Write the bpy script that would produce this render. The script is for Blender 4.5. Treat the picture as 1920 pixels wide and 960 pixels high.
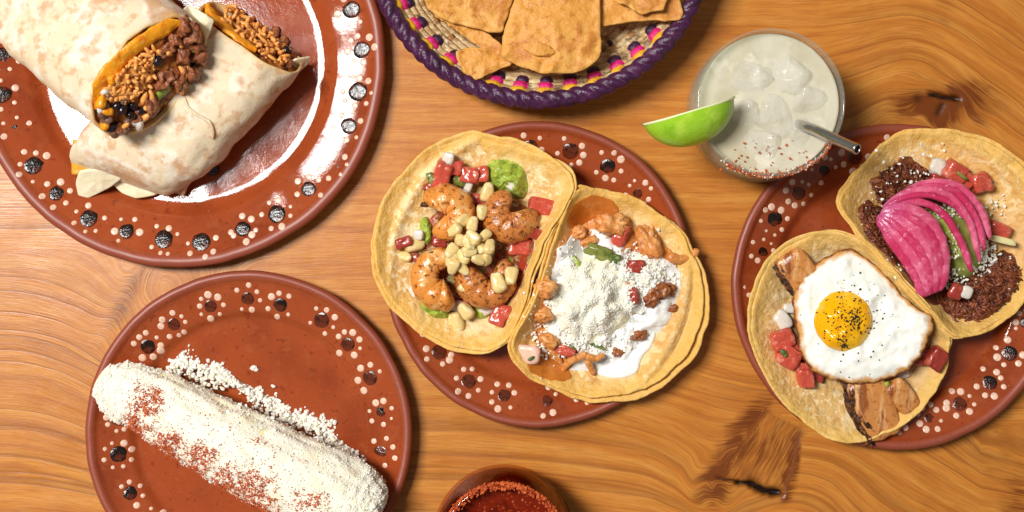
import bpy, bmesh, math, random
import numpy as np
from mathutils import Vector, Euler

for o in list(bpy.data.objects):
    bpy.data.objects.remove(o)
S = bpy.context.scene
COL = S.collection
U = 0.00035            # metres per layout unit (one unit = one photo pixel on the table top)
H = 2857.0             # camera height in layout units (1 m)

# ------------------------------------------------------------------ camera
cam_d = bpy.data.cameras.new("camera")
cam = bpy.data.objects.new("camera", cam_d); COL.objects.link(cam)
cam.location = (0, 0, H * U)
cam_d.sensor_width = 36
cam_d.lens = 36 * H / 1920
cam_d.clip_start = 0.01
cam_d.clip_end = 50
S.camera = cam

# ------------------------------------------------------------------ light
world = bpy.data.worlds.new("World"); S.world = world; world.use_nodes = True
bg = world.node_tree.nodes["Background"]
bg.inputs[0].default_value = (1.0, 0.96, 0.91, 1)
bg.inputs[1].default_value = 0.18
def area(name, loc, target, sx, sy, power, col):
    d = bpy.data.lights.new(name, 'AREA'); d.shape = 'RECTANGLE'; d.size = sx; d.size_y = sy
    d.energy = power; d.color = col
    o = bpy.data.objects.new(name, d); COL.objects.link(o)
    o.location = loc
    o.rotation_euler = (Vector(target) - Vector(loc)).to_track_quat('-Z', 'Y').to_euler()
    return o
area("softbox_key", (-1.06, 0.46, 2.2), (-0.1, 0.05, 0), 0.42, 0.90, 78, (1.0, 0.98, 0.95))
S.view_settings.view_transform = 'Standard'
S.view_settings.look = 'None'
S.view_settings.exposure = 0.0
S.view_settings.gamma = 1.0
S.view_settings.use_curve_mapping = False
S.cycles.max_bounces = 10
S.cycles.transmission_bounces = 8
S.cycles.caustics_reflective = False
S.cycles.caustics_refractive = False
S.cycles.use_denoising = True

# ------------------------------------------------------------------ helpers
rng = np.random.default_rng(7)
random.seed(7)
def C(r, g, b):
    f = lambda c: (c / 255 / 12.92) if c / 255 <= 0.04045 else ((c / 255 + 0.055) / 1.055) ** 2.4
    return (f(r), f(g), f(b), 1)

def W(px, py, z=0.0):
    """photo pixel seen at height z -> layout point"""
    px = np.asarray(px, float); py = np.asarray(py, float); z = np.asarray(z, float)
    k = 1 - z / H
    return np.stack(np.broadcast_arrays((px - 960) * k, (480 - py) * k, z + 0 * px), -1)
def PX(V):
    k = 1 - V[..., 2] / H
    return np.stack([960 + V[..., 0] / k, 480 - V[..., 1] / k], -1)

def _h(ix, iy, iz):
    n = (ix * 374761393 + iy * 668265263 + iz * 2147483647) & 0xffffffff
    n = ((n ^ (n >> 13)) * 1274126177) & 0xffffffff
    return ((n ^ (n >> 16)) & 0xffff) / 32767.5 - 1
def vnoise(P):
    P = np.asarray(P, float); i = np.floor(P).astype(np.int64); f = P - i; f = f * f * (3 - 2 * f)
    r = 0
    for dx in (0, 1):
        for dy in (0, 1):
            for dz in (0, 1):
                w = (f[..., 0] if dx else 1 - f[..., 0]) * (f[..., 1] if dy else 1 - f[..., 1]) * (f[..., 2] if dz else 1 - f[..., 2])
                r = r + w * _h(i[..., 0] + dx, i[..., 1] + dy, i[..., 2] + dz)
    return r
def fbm(P, scale, oct=3, seed=0.0):
    P = np.asarray(P, float) / scale + seed * 17.31
    r = 0; a = 1.0
    for k in range(oct):
        r = r + a * vnoise(P * 2 ** k + k * 5.3); a *= 0.5
    return r
def sm(a, b, x):
    t = np.clip((x - a) / (b - a), 0, 1); return t * t * (3 - 2 * t)

ORG = {}
def tag(o, label=None, cat=None, group=None, kind=None):
    if label: o["label"] = label
    if cat: o["category"] = cat
    if group: o["group"] = group
    if kind: o["kind"] = kind
    return o
def make(name, V, F, mat, parent=None, origin=None, smooth=True, rt=None, attrs=None):
    V = np.asarray(V, float)
    if origin is None:
        origin = np.array([V[:, 0].mean(), V[:, 1].mean(), V[:, 2].min()])
    origin = np.asarray(origin, float)
    me = bpy.data.meshes.new(name)
    fl = F.tolist() if isinstance(F, np.ndarray) else F
    me.from_pydata(((V - origin) * U).tolist(), [], fl)
    if smooth and len(fl) < 45000:
        bm = bmesh.new(); bm.from_mesh(me); bmesh.ops.recalc_face_normals(bm, faces=bm.faces); bm.to_mesh(me); bm.free()
    me.polygons.foreach_set("use_smooth", [smooth] * len(me.polygons))
    if rt is not None:
        a = me.attributes.new("rt", 'FLOAT', 'POINT'); a.data.foreach_set("value", np.asarray(rt, np.float32))
    for k, v in (attrs or {}).items():
        a = me.attributes.new(k, 'FLOAT', 'POINT'); a.data.foreach_set("value", np.asarray(v, np.float32).ravel())
    me.materials.append(mat)
    me.update()
    o = bpy.data.objects.new(name, me); COL.objects.link(o)
    po = ORG[parent] if parent is not None else np.zeros(3)
    if parent is not None: o.parent = parent
    o.location = (origin - po) * U
    ORG[o] = origin
    return o
def thing(name, label, cat, origin, group=None):
    o = bpy.data.objects.new(name, None); COL.objects.link(o)
    o.empty_display_size = 0.01
    o.location = np.asarray(origin, float) * U
    ORG[o] = np.asarray(origin, float)
    return tag(o, label, cat, group)

def spline(pts, n, closed=True):
    P = np.asarray(pts, float); m = len(P)
    out = []
    segs = m if closed else m - 1
    t = np.linspace(0, segs, n, endpoint=not closed)
    i = np.minimum(np.floor(t).astype(int), segs - 1); f = (t - i)[:, None]
    g = (lambda k: P[k % m]) if closed else (lambda k: P[np.clip(k, 0, m - 1)])
    p0, p1, p2, p3 = g(i - 1), g(i), g(i + 1), g(i + 2)
    return 0.5 * (2 * p1 + (p2 - p0) * f + (2 * p0 - 5 * p1 + 4 * p2 - p3) * f ** 2 + (3 * p1 - p0 - 3 * p2 + p3) * f ** 3)
def polyline(pts, n):
    P = np.asarray(pts, float); P = np.vstack([P, P[:1]])
    d = np.r_[0, np.cumsum(np.hypot(*(np.diff(P[:, :2], axis=0).T)))]
    t = np.linspace(0, d[-1], n, endpoint=False)
    return np.stack([np.interp(t, d, P[:, k]) for k in range(P.shape[1])], -1)

def vnorm(V, F):
    N = np.zeros_like(V)
    for f in F:
        pass
    return N
def polar_faces(n, rings):
    F = [(0, 1 + j, 1 + (j + 1) % n) for j in range(n)]
    for i in range(rings - 1):
        a = 1 + i * n; b = a + n
        F += [(a + j, b + j, b + (j + 1) % n, a + (j + 1) % n) for j in range(n)]
    return F
def polar_normals(V, n, rings):
    G = V[1:].reshape(rings, n, 3)
    dr = np.empty_like(G)
    full = np.concatenate([np.broadcast_to(V[0], (1, n, 3)), G], 0)
    dr[:-1] = (full[2:] - full[:-2]); dr[-1] = full[-1] - full[-2]
    dt = np.roll(G, -1, 1) - np.roll(G, 1, 1)
    N = np.cross(dr, dt)
    N /= np.linalg.norm(N, axis=-1, keepdims=True) + 1e-9
    N[N[..., 2].mean(-1) < 0] *= 1
    if N[..., 2].mean() < 0: N = -N
    c = N[0].mean(0); c /= np.linalg.norm(c)
    return np.vstack([c[None], N.reshape(-1, 3)])
def thick_polar(V, n, rings, th, rt):
    N = polar_normals(V, n, rings)
    F = polar_faces(n, rings)
    # orient faces up
    a, b, c = V[F[0][0]], V[F[0][1]], V[F[0][2]]
    if np.cross(b - a, c - a)[2] < 0: F = [tuple(reversed(f)) for f in F]
    nv = len(V)
    mid = V[-n:] - N[-n:] * th * 0.5
    d = V[-n:] - V[-2 * n:-n]; d /= np.linalg.norm(d, axis=-1, keepdims=True) + 1e-9
    mid = mid + d * th * 0.35
    V2 = V - N * th
    F2 = [tuple(reversed([k + nv for k in f])) for f in F]
    base = nv - n; m0 = 2 * nv
    ST = []
    flip = np.cross(V[F[0][1]] - V[F[0][0]], V[F[0][2]] - V[F[0][0]])[2]
    for j in range(n):
        k = (j + 1) % n
        q1 = (base + j, m0 + j, m0 + k, base + k); q2 = (m0 + j, base + nv + j, base + nv + k, m0 + k)
        ST += [q1, q2]
    return np.vstack([V, V2, mid]), F + F2 + ST, np.r_[rt, rt, np.full(n, 1.0)]

def ico(sub):
    t = (1 + 5 ** .5) / 2
    V = [(-1, t, 0), (1, t, 0), (-1, -t, 0), (1, -t, 0), (0, -1, t), (0, 1, t), (0, -1, -t), (0, 1, -t), (t, 0, -1), (t, 0, 1), (-t, 0, -1), (-t, 0, 1)]
    F = [(0, 11, 5), (0, 5, 1), (0, 1, 7), (0, 7, 10), (0, 10, 11), (1, 5, 9), (5, 11, 4), (11, 10, 2), (10, 7, 6), (7, 1, 8), (3, 9, 4), (3, 4, 2), (3, 2, 6), (3, 6, 8), (3, 8, 9), (4, 9, 5), (2, 4, 11), (6, 2, 10), (8, 6, 7), (9, 8, 1)]
    V = [np.array(v) / np.linalg.norm(v) for v in V]
    for _ in range(sub):
        c = {}; F2 = []
        def mid(a, b):
            k = (min(a, b), max(a, b))
            if k not in c:
                m = V[a] + V[b]; V.append(m / np.linalg.norm(m)); c[k] = len(V) - 1
            return c[k]
        for a, b, d in F:
            x, y, z = mid(a, b), mid(b, d), mid(d, a)
            F2 += [(a, x, z), (b, y, x), (d, z, y), (x, y, z)]
        F = F2
    return np.array(V), np.array(F)
ICO = [ico(k) for k in range(5)]

def rotm(rx, ry, rz):
    return np.array(Euler((rx, ry, rz)).to_matrix())
def lump_v(size, k=2.0, amp=0.1, nscale=0.8, seed=0, sub=2, taper=0):
    D, F = ICO[sub]
    P = D / (np.sum(np.abs(D) ** k, -1, keepdims=True) ** (1 / k))
    if amp: P = P * (1 + amp * fbm(P, nscale, 3, seed + 1.7))[:, None]
    if taper: P = P * np.stack([1 - taper * (P[:, 1] + 1) / 2, np.ones(len(P)), 1 - 0.5 * taper * (P[:, 1] + 1) / 2], -1)
    return P * np.asarray(size, float), F
def lump(name, px, py, z, size, mat, rot=(0, 0, 0), k=2.0, amp=0.1, nscale=0.8, seed=None, sub=2, parent=None, taper=0):
    """z = height of the lump's centre; size = half axes; rot degrees (rz measured in photo, clockwise positive)"""
    if seed is None: seed = float(rng.random() * 50)
    V, F = lump_v(size, k, amp, nscale, seed, sub, taper)
    V = V @ rotm(math.radians(rot[0]), math.radians(rot[1]), math.radians(-rot[2])).T
    return make(name, V + W(px, py, z), F, mat, parent, origin=None if parent is None else W(px, py, z))

def tube_v(path, rw, rh=None, m=14, up=(0, 0, 1), bumps=None):
    P = np.asarray(path, float); n = len(P)
    rw = np.broadcast_to(np.asarray(rw, float), (n,)); rh = rw if rh is None else np.broadcast_to(np.asarray(rh, float), (n,))
    T = np.gradient(P, axis=0); T /= np.linalg.norm(T, axis=-1, keepdims=True) + 1e-9
    up = np.broadcast_to(np.asarray(up, float), (n, 3))
    side = np.cross(T, up); side /= np.linalg.norm(side, axis=-1, keepdims=True) + 1e-9
    u2 = np.cross(side, T)
    a = np.linspace(0, 2 * np.pi, m, endpoint=False)
    ca, sa = np.cos(a)[None, :, None], np.sin(a)[None, :, None]
    V = P[:, None] + side[:, None] * ca * rw[:, None, None] + u2[:, None] * sa * rh[:, None, None]
    F = []
    for i in range(n - 1):
        F += [(i * m + j, i * m + (j + 1) % m, (i + 1) * m + (j + 1) % m, (i + 1) * m + j) for j in range(m)]
    V = V.reshape(-1, 3)
    V = np.vstack([V, P[:1], P[-1:]]); c0 = n * m
    F += [(c0, (j + 1) % m, j) for j in range(m)] + [(c0 + 1, (n - 1) * m + j, (n - 1) * m + (j + 1) % m) for j in range(m)]
    return V, F

def crumbs_v(cent, size, sub=0, aniso=0.35, seed=1):
    D, F = ICO[sub]; N = len(cent); r = np.random.default_rng(seed)
    q = r.normal(size=(N, 4)); q /= np.linalg.norm(q, axis=1, keepdims=True)
    w, x, y, z = q.T
    R = np.stack([1 - 2 * (y * y + z * z), 2 * (x * y - w * z), 2 * (x * z + w * y), 2 * (x * y + w * z), 1 - 2 * (x * x + z * z), 2 * (y * z - w * x), 2 * (x * z - w * y), 2 * (y * z + w * x), 1 - 2 * (x * x + y * y)], -1).reshape(N, 3, 3)
    sc = np.asarray(size)[:, None] * (1 + aniso * r.uniform(-1, 1, (N, 3)))
    V = D[None] * sc[:, None, :] * (1 + 0.25 * r.uniform(-1, 1, (N, len(D), 1)))
    V = np.einsum('nij,nkj->nki', R, V) + np.asarray(cent)[:, None]
    FF = F[None] + (np.arange(N) * len(D))[:, None, None]
    return V.reshape(-1, 3), FF.reshape(-1, 3)

def lathe_v(prof, cx, cy, n=96, shift=None):
    """prof: (r,z) list; axis at layout cx,cy"""
    P = np.asarray(prof, float); m = len(P)
    a = np.linspace(0, 2 * np.pi, n, endpoint=False)
    V = np.stack([cx + P[:, None, 0] * np.cos(a), cy + P[:, None, 0] * np.sin(a), P[:, None, 1] + 0 * a], -1).reshape(-1, 3)
    F = []
    for i in range(m - 1):
        F += [(i * n + j, i * n + (j + 1) % n, (i + 1) * n + (j + 1) % n, (i + 1) * n + j) for j in range(n)]
    return V, F

# ------------------------------------------------------------------ materials
def M(name, col, rough=0.5, mix=(), bump=(), sss=0, srad=(1, .4, .2), sscale=0.004, coat=0, crough=0.1, trans=0, ior=1.45, spec=0.5, metal=0, rtmix=None, alpha=None, rmix=None, rtrough=None):
    m = bpy.data.materials.new(name); m.use_nodes = True
    nt = m.node_tree; nd = nt.nodes; L = nt.links
    b = nd["Principled BSDF"]
    tc = nd.new("ShaderNodeTexCoord")
    cur = nd.new("ShaderNodeRGB"); cur.outputs[0].default_value = col; cur = cur.outputs[0]
    def noise(scale, detail=4, stretch=None, dist=0.0, rough_=0.55):
        n = nd.new("ShaderNodeTexNoise"); n.inputs["Scale"].default_value = scale; n.inputs["Detail"].default_value = detail
        n.inputs["Roughness"].default_value = rough_; n.inputs["Distortion"].default_value = dist
        if stretch:
            mp = nd.new("ShaderNodeMapping"); mp.inputs["Scale"].default_value = stretch[:3]
            if len(stretch) > 3: mp.inputs["Rotation"].default_value[2] = math.radians(stretch[3])
            L.new(tc.outputs["Object"], mp.inputs[0]); L.new(mp.outputs[0], n.inputs["Vector"])
        else: L.new(tc.outputs["Object"], n.inputs["Vector"])
        return n.outputs[0]
    def ramp(v, lo, hi):
        r = nd.new("ShaderNodeMapRange"); r.interpolation_type = 'SMOOTHSTEP'
        r.inputs[1].default_value = lo; r.inputs[2].default_value = hi; L.new(v, r.inputs[0]); return r.outputs[0]
    def mixc(fac, a, colb, amt=1.0):
        x = nd.new("ShaderNodeMix"); x.data_type = 'RGBA'
        if amt != 1.0:
            mm = nd.new("ShaderNodeMath"); mm.operation = 'MULTIPLY'; mm.inputs[1].default_value = amt; L.new(fac, mm.inputs[0]); fac = mm.outputs[0]
        L.new(fac, x.inputs[0]); L.new(a, x.inputs[6]); x.inputs[7].default_value = colb
        return x.outputs[2]
    for t in mix:   # (scale, colour, lo, hi, amount, stretch)
        t = list(t) + [1.0, None][len(t) - 4:] if len(t) < 6 else list(t)
        cur = mixc(ramp(noise(t[0], 5, t[5]), .5 + (t[2] - .5) * .62, .5 + (t[3] - .5) * .62), cur, t[1], t[4])
    for q in (rtmix or ()):    # (lo, hi, colour, noise scale, noise amount)
        at = nd.new("ShaderNodeAttribute"); at.attribute_name = "rt"
        v = at.outputs["Fac"]
        if q[4]:
            nn = noise(q[3], 4)
            s = nd.new("ShaderNodeMath"); s.operation = 'MULTIPLY_ADD'; s.inputs[1].default_value = q[4]; L.new(nn, s.inputs[0]); L.new(v, s.inputs[2])
            s2 = nd.new("ShaderNodeMath"); s2.operation = 'SUBTRACT'; s2.inputs[1].default_value = q[4] * 0.5; L.new(s.outputs[0], s2.inputs[0]); v = s2.outputs[0]
        cur = mixc(ramp(v, q[0], q[1]), cur, q[2], q[5] if len(q) > 5 else 1.0)
    L.new(cur, b.inputs["Base Color"])
    b.inputs["Roughness"].default_value = rough
    if rmix:
        r = nd.new("ShaderNodeMapRange"); r.inputs[1].default_value = 0.35; r.inputs[2].default_value = 0.7
        r.inputs[3].default_value = rmix[1]; r.inputs[4].default_value = rmix[2]
        L.new(noise(rmix[0], 4), r.inputs[0]); rout = r.outputs[0]
        if rtrough:
            at = nd.new("ShaderNodeAttribute"); at.attribute_name = "rt"
            x = nd.new("ShaderNodeMix"); L.new(ramp(at.outputs["Fac"], rtrough[0], rtrough[1]), x.inputs[0]); L.new(rout, x.inputs[2]); x.inputs[3].default_value = rtrough[2]; rout = x.outputs[0]
        L.new(rout, b.inputs["Roughness"])
    b.inputs["Specular IOR Level"].default_value = spec
    b.inputs["Metallic"].default_value = metal
    b.inputs["IOR"].default_value = ior
    b.inputs["Transmission Weight"].default_value = trans
    b.inputs["Coat Weight"].default_value = coat; b.inputs["Coat Roughness"].default_value = crough
    if sss:
        b.inputs["Subsurface Weight"].default_value = sss; b.inputs["Subsurface Radius"].default_value = srad; b.inputs["Subsurface Scale"].default_value = sscale
    nrm = None
    for t in bump:   # (scale, distance m, strength, stretch)
        bn = nd.new("ShaderNodeBump"); bn.inputs["Strength"].default_value = t[2]; bn.inputs["Distance"].default_value = t[1]
        L.new(noise(t[0], 5, t[3] if len(t) > 3 else None), bn.inputs["Height"])
        if nrm is not None: L.new(nrm, bn.inputs["Normal"])
        nrm = bn.outputs[0]
    if nrm is not None:
        L.new(nrm, b.inputs["Normal"])
        if coat: L.new(nrm, b.inputs["Coat Normal"])
    if alpha is not None: b.inputs["Alpha"].default_value = alpha
    return m

MT = {}
# glazed red clay
MT['clay'] = M('glazed_clay', C(155, 70, 34), 0.16, spec=0.6,
    mix=[(22, C(128, 52, 25), .40, .75, .7), (90, C(164, 82, 44), .5, .8, .5), (260, C(112, 44, 22), .66, .80, .6), (700, C(196, 120, 84), .74, .85, .5)],
    rtmix=[(.935, .965, C(150, 72, 50), 60, .03), (.952, .97, C(132, 62, 44), 400, .10, .5)],
    bump=[(70, .0005, .07), (260, .0003, .09), (900, .0003, .12)], rmix=(90, .04, .09), rtrough=(.925, .95, .42))
MT['slip_white'] = M('white_slip_dot', C(232, 196, 172), 0.2, mix=[(500, C(205, 150, 120), .5, .75, .6)], bump=[(500, .0005, .3)])
MT['slip_black'] = M('black_slip_dot', C(30, 19, 15), 0.15, mix=[(160, C(96, 40, 22), .50, .62, .9), (500, C(12, 9, 9), .5, .7, .7)], bump=[(420, .0008, .5)], spec=.6)
MT['slip_brown'] = M('brown_slip_dot', C(92, 40, 22), 0.15, mix=[(200, C(30, 16, 12), .52, .6, .95), (120, C(130, 55, 28), .5, .75, .6)], bump=[(420, .0008, .4)], spec=.6)
# food
MT['salsa'] = M('wet_salsa', C(158, 84, 46), .2, mix=[(110, C(176, 60, 40), .45, .6, .9), (150, C(150, 150, 60), .55, .66, .9), (200, C(216, 190, 150), .6, .72, .8), (130, C(84, 44, 22), .56, .7, .7)], bump=[(160, .003, .8), (600, .001, .5)])
def tort(name, base, pale, edge, brown):
    return M(name, base, .62, mix=[(60, pale, .46, .66, .85), (230, pale, .50, .66, .9), (30, brown, .52, .78, .5), (150, brown, .57, .72, .6), (600, brown, .66, .80, .5)],
             rtmix=[(.80, .97, edge, 60, .16, .8)], bump=[(75, .003, .6), (260, .0018, .7), (1200, .0004, .4)], sss=.05, sscale=.002, spec=.35)
MT['tort1'] = tort('corn_tortilla_a', C(224, 182, 112), C(248, 228, 182), C(232, 182, 88), C(208, 156, 82))
MT['tort2'] = tort('corn_tortilla_b', C(224, 178, 104), C(246, 220, 168), C(232, 180, 86), C(208, 150, 74))
MT['tort3'] = tort('corn_tortilla_c', C(220, 178, 110), C(244, 218, 168), C(232, 186, 98), C(196, 146, 80))
MT['tort4'] = tort('corn_tortilla_d', C(224, 176, 102), C(244, 214, 158), C(232, 184, 94), C(208, 144, 62))
MT['flour'] = M('flour_tortilla', C(226, 206, 174), .6, mix=[(42, C(240, 230, 212), .42, .62, .85), (40, C(200, 150, 102), .50, .76, .85), (130, C(200, 152, 106), .52, .78, .7), (900, C(196, 156, 116), .70, .82, .4)],
    rtmix=[(.93, 1.0, C(228, 178, 92), 90, .06, .75)], bump=[(40, .003, .35), (140, .0014, .4), (700, .0004, .4)], sss=.15, sscale=.003, spec=.3)
MT['flour_pale'] = M('flour_tortilla_flap', C(240, 226, 192), .55, mix=[(60, C(226, 200, 150), .5, .75, .5)], bump=[(80, .0015, .3)], sss=.2, sscale=.003, spec=.35)
MT['cheese_melt'] = M('melted_cheddar', C(238, 156, 28), .28, mix=[(120, C(216, 112, 18), .5, .72, .8), (300, C(250, 200, 80), .6, .75, .5)], bump=[(150, .002, .5), (500, .0008, .4)], sss=.25, sscale=.003)
MT['rice'] = M('seasoned_rice', C(240, 166, 86), .28, mix=[(60, C(246, 198, 122), .45, .62, .85), (50, C(216, 126, 54), .5, .66, .8)], sss=.2, sscale=.002)
MT['bean'] = M('black_bean_skin', C(34, 24, 28), .18, mix=[(120, C(70, 48, 50), .5, .75, .6)])
MT['pinto'] = M('brown_bean', C(120, 84, 66), .3, mix=[(120, C(160, 122, 96), .5, .75, .7)])
MT['meat'] = M('seared_meat', C(150, 86, 52), .3, mix=[(130, C(92, 42, 24), .45, .66, .9), (220, C(196, 132, 88), .55, .72, .7)], bump=[(260, .002, .7), (900, .0006, .5)])
MT['fill_base'] = M('filling_paste', C(176, 104, 44), .4, mix=[(110, C(72, 36, 20), .45, .6, .9), (140, C(196, 120, 40), .55, .7, .7)], bump=[(200, .003, .8)])
MT['shrimp'] = M('grilled_shrimp', C(222, 142, 62), .18, mix=[(50, C(240, 198, 132), .46, .64, .85), (60, C(216, 130, 38), .50, .68, .8), (240, C(150, 72, 22), .58, .72, .8), (480, C(70, 32, 14), .70, .78, .9)],
    bump=[(150, .0016, .5), (700, .0005, .4)], sss=.12, srad=(1, .5, .25), sscale=.003, spec=.7)
MT['shrimp2'] = M('browned_shrimp', C(200, 124, 60), .2, mix=[(55, C(226, 172, 116), .48, .66, .8), (60, C(206, 120, 30), .5, .66, .8), (240, C(130, 62, 26), .52, .66, .75), (520, C(70, 32, 16), .62, .70, .85)],
    bump=[(150, .0018, .55), (700, .0005, .4)], sss=.25, srad=(1, .5, .25), sscale=.003, spec=.6)
MT['corn'] = M('white_corn_kernel', C(228, 200, 132), .22, mix=[(120, C(214, 170, 88), .5, .72, .8), (330, C(246, 232, 190), .5, .7, .6)], sss=.03, sscale=.003, bump=[(200, .0012, .4)])
MT['tomato'] = M('diced_tomato', C(196, 80, 62), .16, mix=[(110, C(220, 134, 110), .48, .68, .8), (90, C(168, 46, 34), .52, .7, .7), (420, C(226, 150, 110), .62, .75, .5)], sss=.15, srad=(1, .25, .15), sscale=.004, bump=[(200, .001, .35)], spec=.6)
MT['tomato_dark'] = M('dark_diced_tomato', C(156, 56, 44), .2, mix=[(120, C(196, 104, 84), .48, .7, .8), (160, C(120, 28, 20), .55, .72, .6)], sss=.1, srad=(1, .2, .15), sscale=.003, bump=[(200, .001, .35)], spec=.6)
MT['onion'] = M('raw_white_onion', C(232, 222, 208), .18, mix=[(90, C(206, 190, 176), .5, .7, .7)], sss=.4, srad=(1, .9, .8), sscale=.004, trans=.12)
MT['onion_pale'] = M('pale_onion_strip', C(226, 216, 160), .2, sss=.4, srad=(1, .9, .6), sscale=.004)
MT['guac'] = M('guacamole_mash', C(158, 176, 62), .25, mix=[(110, C(196, 204, 104), .48, .66, .8), (140, C(104, 132, 38), .52, .68, .8), (420, C(70, 98, 34), .64, .72, .6)], bump=[(160, .002, .6), (600, .0007, .4)], sss=.25, sscale=.003)
MT['herb'] = M('green_herb', C(74, 96, 36), .35, mix=[(200, C(140, 150, 70), .5, .7, .7)], bump=[(300, .001, .4)])
MT['pepper_green'] = M('green_pepper_piece', C(126, 130, 62), .22, mix=[(150, C(74, 92, 30), .45, .65, .8)], bump=[(200, .001, .5)])
MT['chicken'] = M('braised_chicken', C(216, 142, 74), .26, mix=[(70, C(236, 184, 120), .46, .64, .85), (140, C(182, 96, 38), .52, .7, .8), (500, C(120, 52, 20), .62, .72, .5)], bump=[(160, .0025, .6, (1, .35, 1)), (600, .0008, .5)], sss=.15, sscale=.003)
MT['chicken_dark'] = M('caramelised_chicken', C(150, 84, 42), .3, mix=[(120, C(196, 130, 80), .5, .7, .7), (200, C(90, 44, 22), .52, .68, .7)], bump=[(200, .002, .6)])
MT['crema'] = M('white_crema', C(246, 243, 236), .16, bump=[(60, .0015, .3)], sss=.35, srad=(1, .9, .8), sscale=.004, spec=.5)
MT['cotija'] = M('crumbled_cotija', C(250, 248, 236), .7, mix=[(200, C(244, 236, 206), .5, .7, .6)], sss=.2, srad=(1, .95, .8), sscale=.002, bump=[(900, .0006, .5)])
MT['cotija_base'] = M('cotija_layer', C(246, 240, 220), .75, mix=[(60, C(240, 228, 186), .5, .75, .6)], bump=[(380, .0016, .6), (1100, .0006, .6)], sss=.15, sscale=.002)
MT['cob'] = M('corn_cob_kernels', C(240, 226, 168), .4, mix=[(120, C(232, 210, 130), .5, .7, .7)], bump=[(130, .002, .5)], sss=.2, sscale=.003)
MT['chili'] = M('chili_powder', C(204, 98, 42), .75, mix=[(300, C(166, 60, 22), .45, .65, .8)])
MT['sauce'] = M('orange_pan_sauce', C(214, 116, 26), .25, mix=[(50, C(200, 98, 18), .45, .7, .7)], spec=.4, alpha=.62)
MT['eggwhite'] = M('fried_egg_white', C(245, 243, 234), .2, mix=[(70, C(226, 232, 222), .5, .7, .5)], rtmix=[(.88, .97, C(212, 158, 90), 120, .22), (.95, 1.0, C(112, 56, 22), 160, .14)], bump=[(45, .004, .4), (160, .001, .2)], sss=.3, srad=(1, .95, .85), sscale=.004)
MT['yolk'] = M('egg_yolk', C(246, 178, 12), .12, mix=[(50, C(252, 196, 34), .45, .7, .7)], sss=.3, srad=(1, .5, .1), sscale=.004, bump=[(70, .0012, .25)])
MT['pepper'] = M('black_pepper', C(42, 26, 18), .7)
MT['pork'] = M('roast_pork_belly', C(200, 132, 70), .2, mix=[(90, C(234, 186, 128), .46, .66, .9, (1, .2, 1, 25)), (110, C(138, 70, 32), .5, .68, .9, (1, .2, 1, 25)), (420, C(110, 56, 26), .6, .72, .5)], bump=[(120, .002, .5, (1, .3, 1, 25)), (700, .0006, .4)], sss=.15, sscale=.003, spec=.6)
MT['crust'] = M('charred_crust', C(92, 52, 28), .35, mix=[(200, C(40, 22, 14), .45, .66, .9), (280, C(164, 104, 58), .56, .72, .8)], bump=[(260, .003, .9), (900, .001, .6)])
MT['beef'] = M('shredded_beef', C(118, 58, 32), .32, mix=[(140, C(72, 32, 18), .45, .66, .85), (220, C(164, 94, 56), .56, .72, .7)], bump=[(240, .002, .7, (1, .3, 1, 40)), (800, .0008, .5)])
MT['pickle'] = M('pickled_red_onion', C(196, 48, 92), .18, mix=[(55, C(224, 98, 136), .45, .66, .7), (90, C(180, 32, 76), .5, .7, .6), (260, C(236, 150, 176), .62, .8, .6)], rtmix=[(.35, .0, C(178, 82, 132), 60, .1, .7)], bump=[(160, .001, .35), (900, .0005, .4)], sss=.15, srad=(1, .35, .6), sscale=.003, spec=.6)
MT['pickle_b'] = M('pale_pickled_onion', C(212, 80, 118), .18, mix=[(55, C(234, 132, 160), .45, .66, .7), (90, C(190, 46, 88), .5, .7, .6), (260, C(242, 176, 196), .62, .8, .6)], rtmix=[(.35, .0, C(188, 96, 142), 60, .1, .7)], bump=[(160, .001, .35), (900, .0005, .4)], sss=.15, srad=(1, .35, .6), sscale=.003, spec=.6)
MT['avo'] = M('avocado_crema', C(168, 180, 84), .22, mix=[(70, C(190, 198, 112), .45, .66, .7)], bump=[(90, .0015, .4)], sss=.3, sscale=.003)
MT['chip'] = M('fried_tortilla_chip', C(216, 150, 66), .45, mix=[(26, C(226, 166, 84), .44, .64, .9), (60, C(188, 112, 38), .52, .7, .7), (240, C(170, 96, 32), .6, .75, .5), (900, C(236, 184, 110), .62, .74, .4)],
    rtmix=[(.88, 1.0, C(226, 170, 90), 80, .1, .5)], bump=[(60, .003, .5), (240, .0012, .5), (900, .0004, .5)], sss=.08, sscale=.002, spec=.35)
MT['straw'] = M('palm_straw', C(206, 176, 128), .55, mix=[(60, C(170, 132, 84), .45, .6, .9, (1, 9, 9)), (140, C(90, 62, 36), .56, .66, .75), (180, C(232, 212, 172), .56, .7, .7)], bump=[(300, .0015, .7)])
MT['straw_brown'] = M('brown_straw', C(160, 112, 62), .55, mix=[(200, C(110, 70, 36), .45, .65, .8)], bump=[(400, .0015, .6)])
def wrapmat(n, c, c2): return M(n, c, .4, mix=[(350, c2, .5, .68, .8)], bump=[(600, .0012, .6)])
MT['w_pink'] = wrapmat('pink_raffia', C(214, 32, 116), C(160, 16, 80))
MT['w_yellow'] = wrapmat('yellow_raffia', C(228, 172, 40), C(190, 130, 20))
MT['w_purple'] = wrapmat('purple_raffia', C(62, 26, 62), C(36, 14, 36))
MT['lime'] = M('lime_peel', C(152, 198, 42), .18, mix=[(40, C(188, 218, 80), .45, .68, .7), (60, C(104, 160, 18), .5, .72, .5)], bump=[(420, .0008, .45)], spec=.6, sss=.1, srad=(.5, 1, .1), sscale=.003)
MT['lime_flesh'] = M('lime_flesh', C(206, 214, 140), .25, mix=[(160, C(170, 190, 90), .5, .7, .7)], bump=[(260, .001, .5)], sss=.3, sscale=.004)
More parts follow.
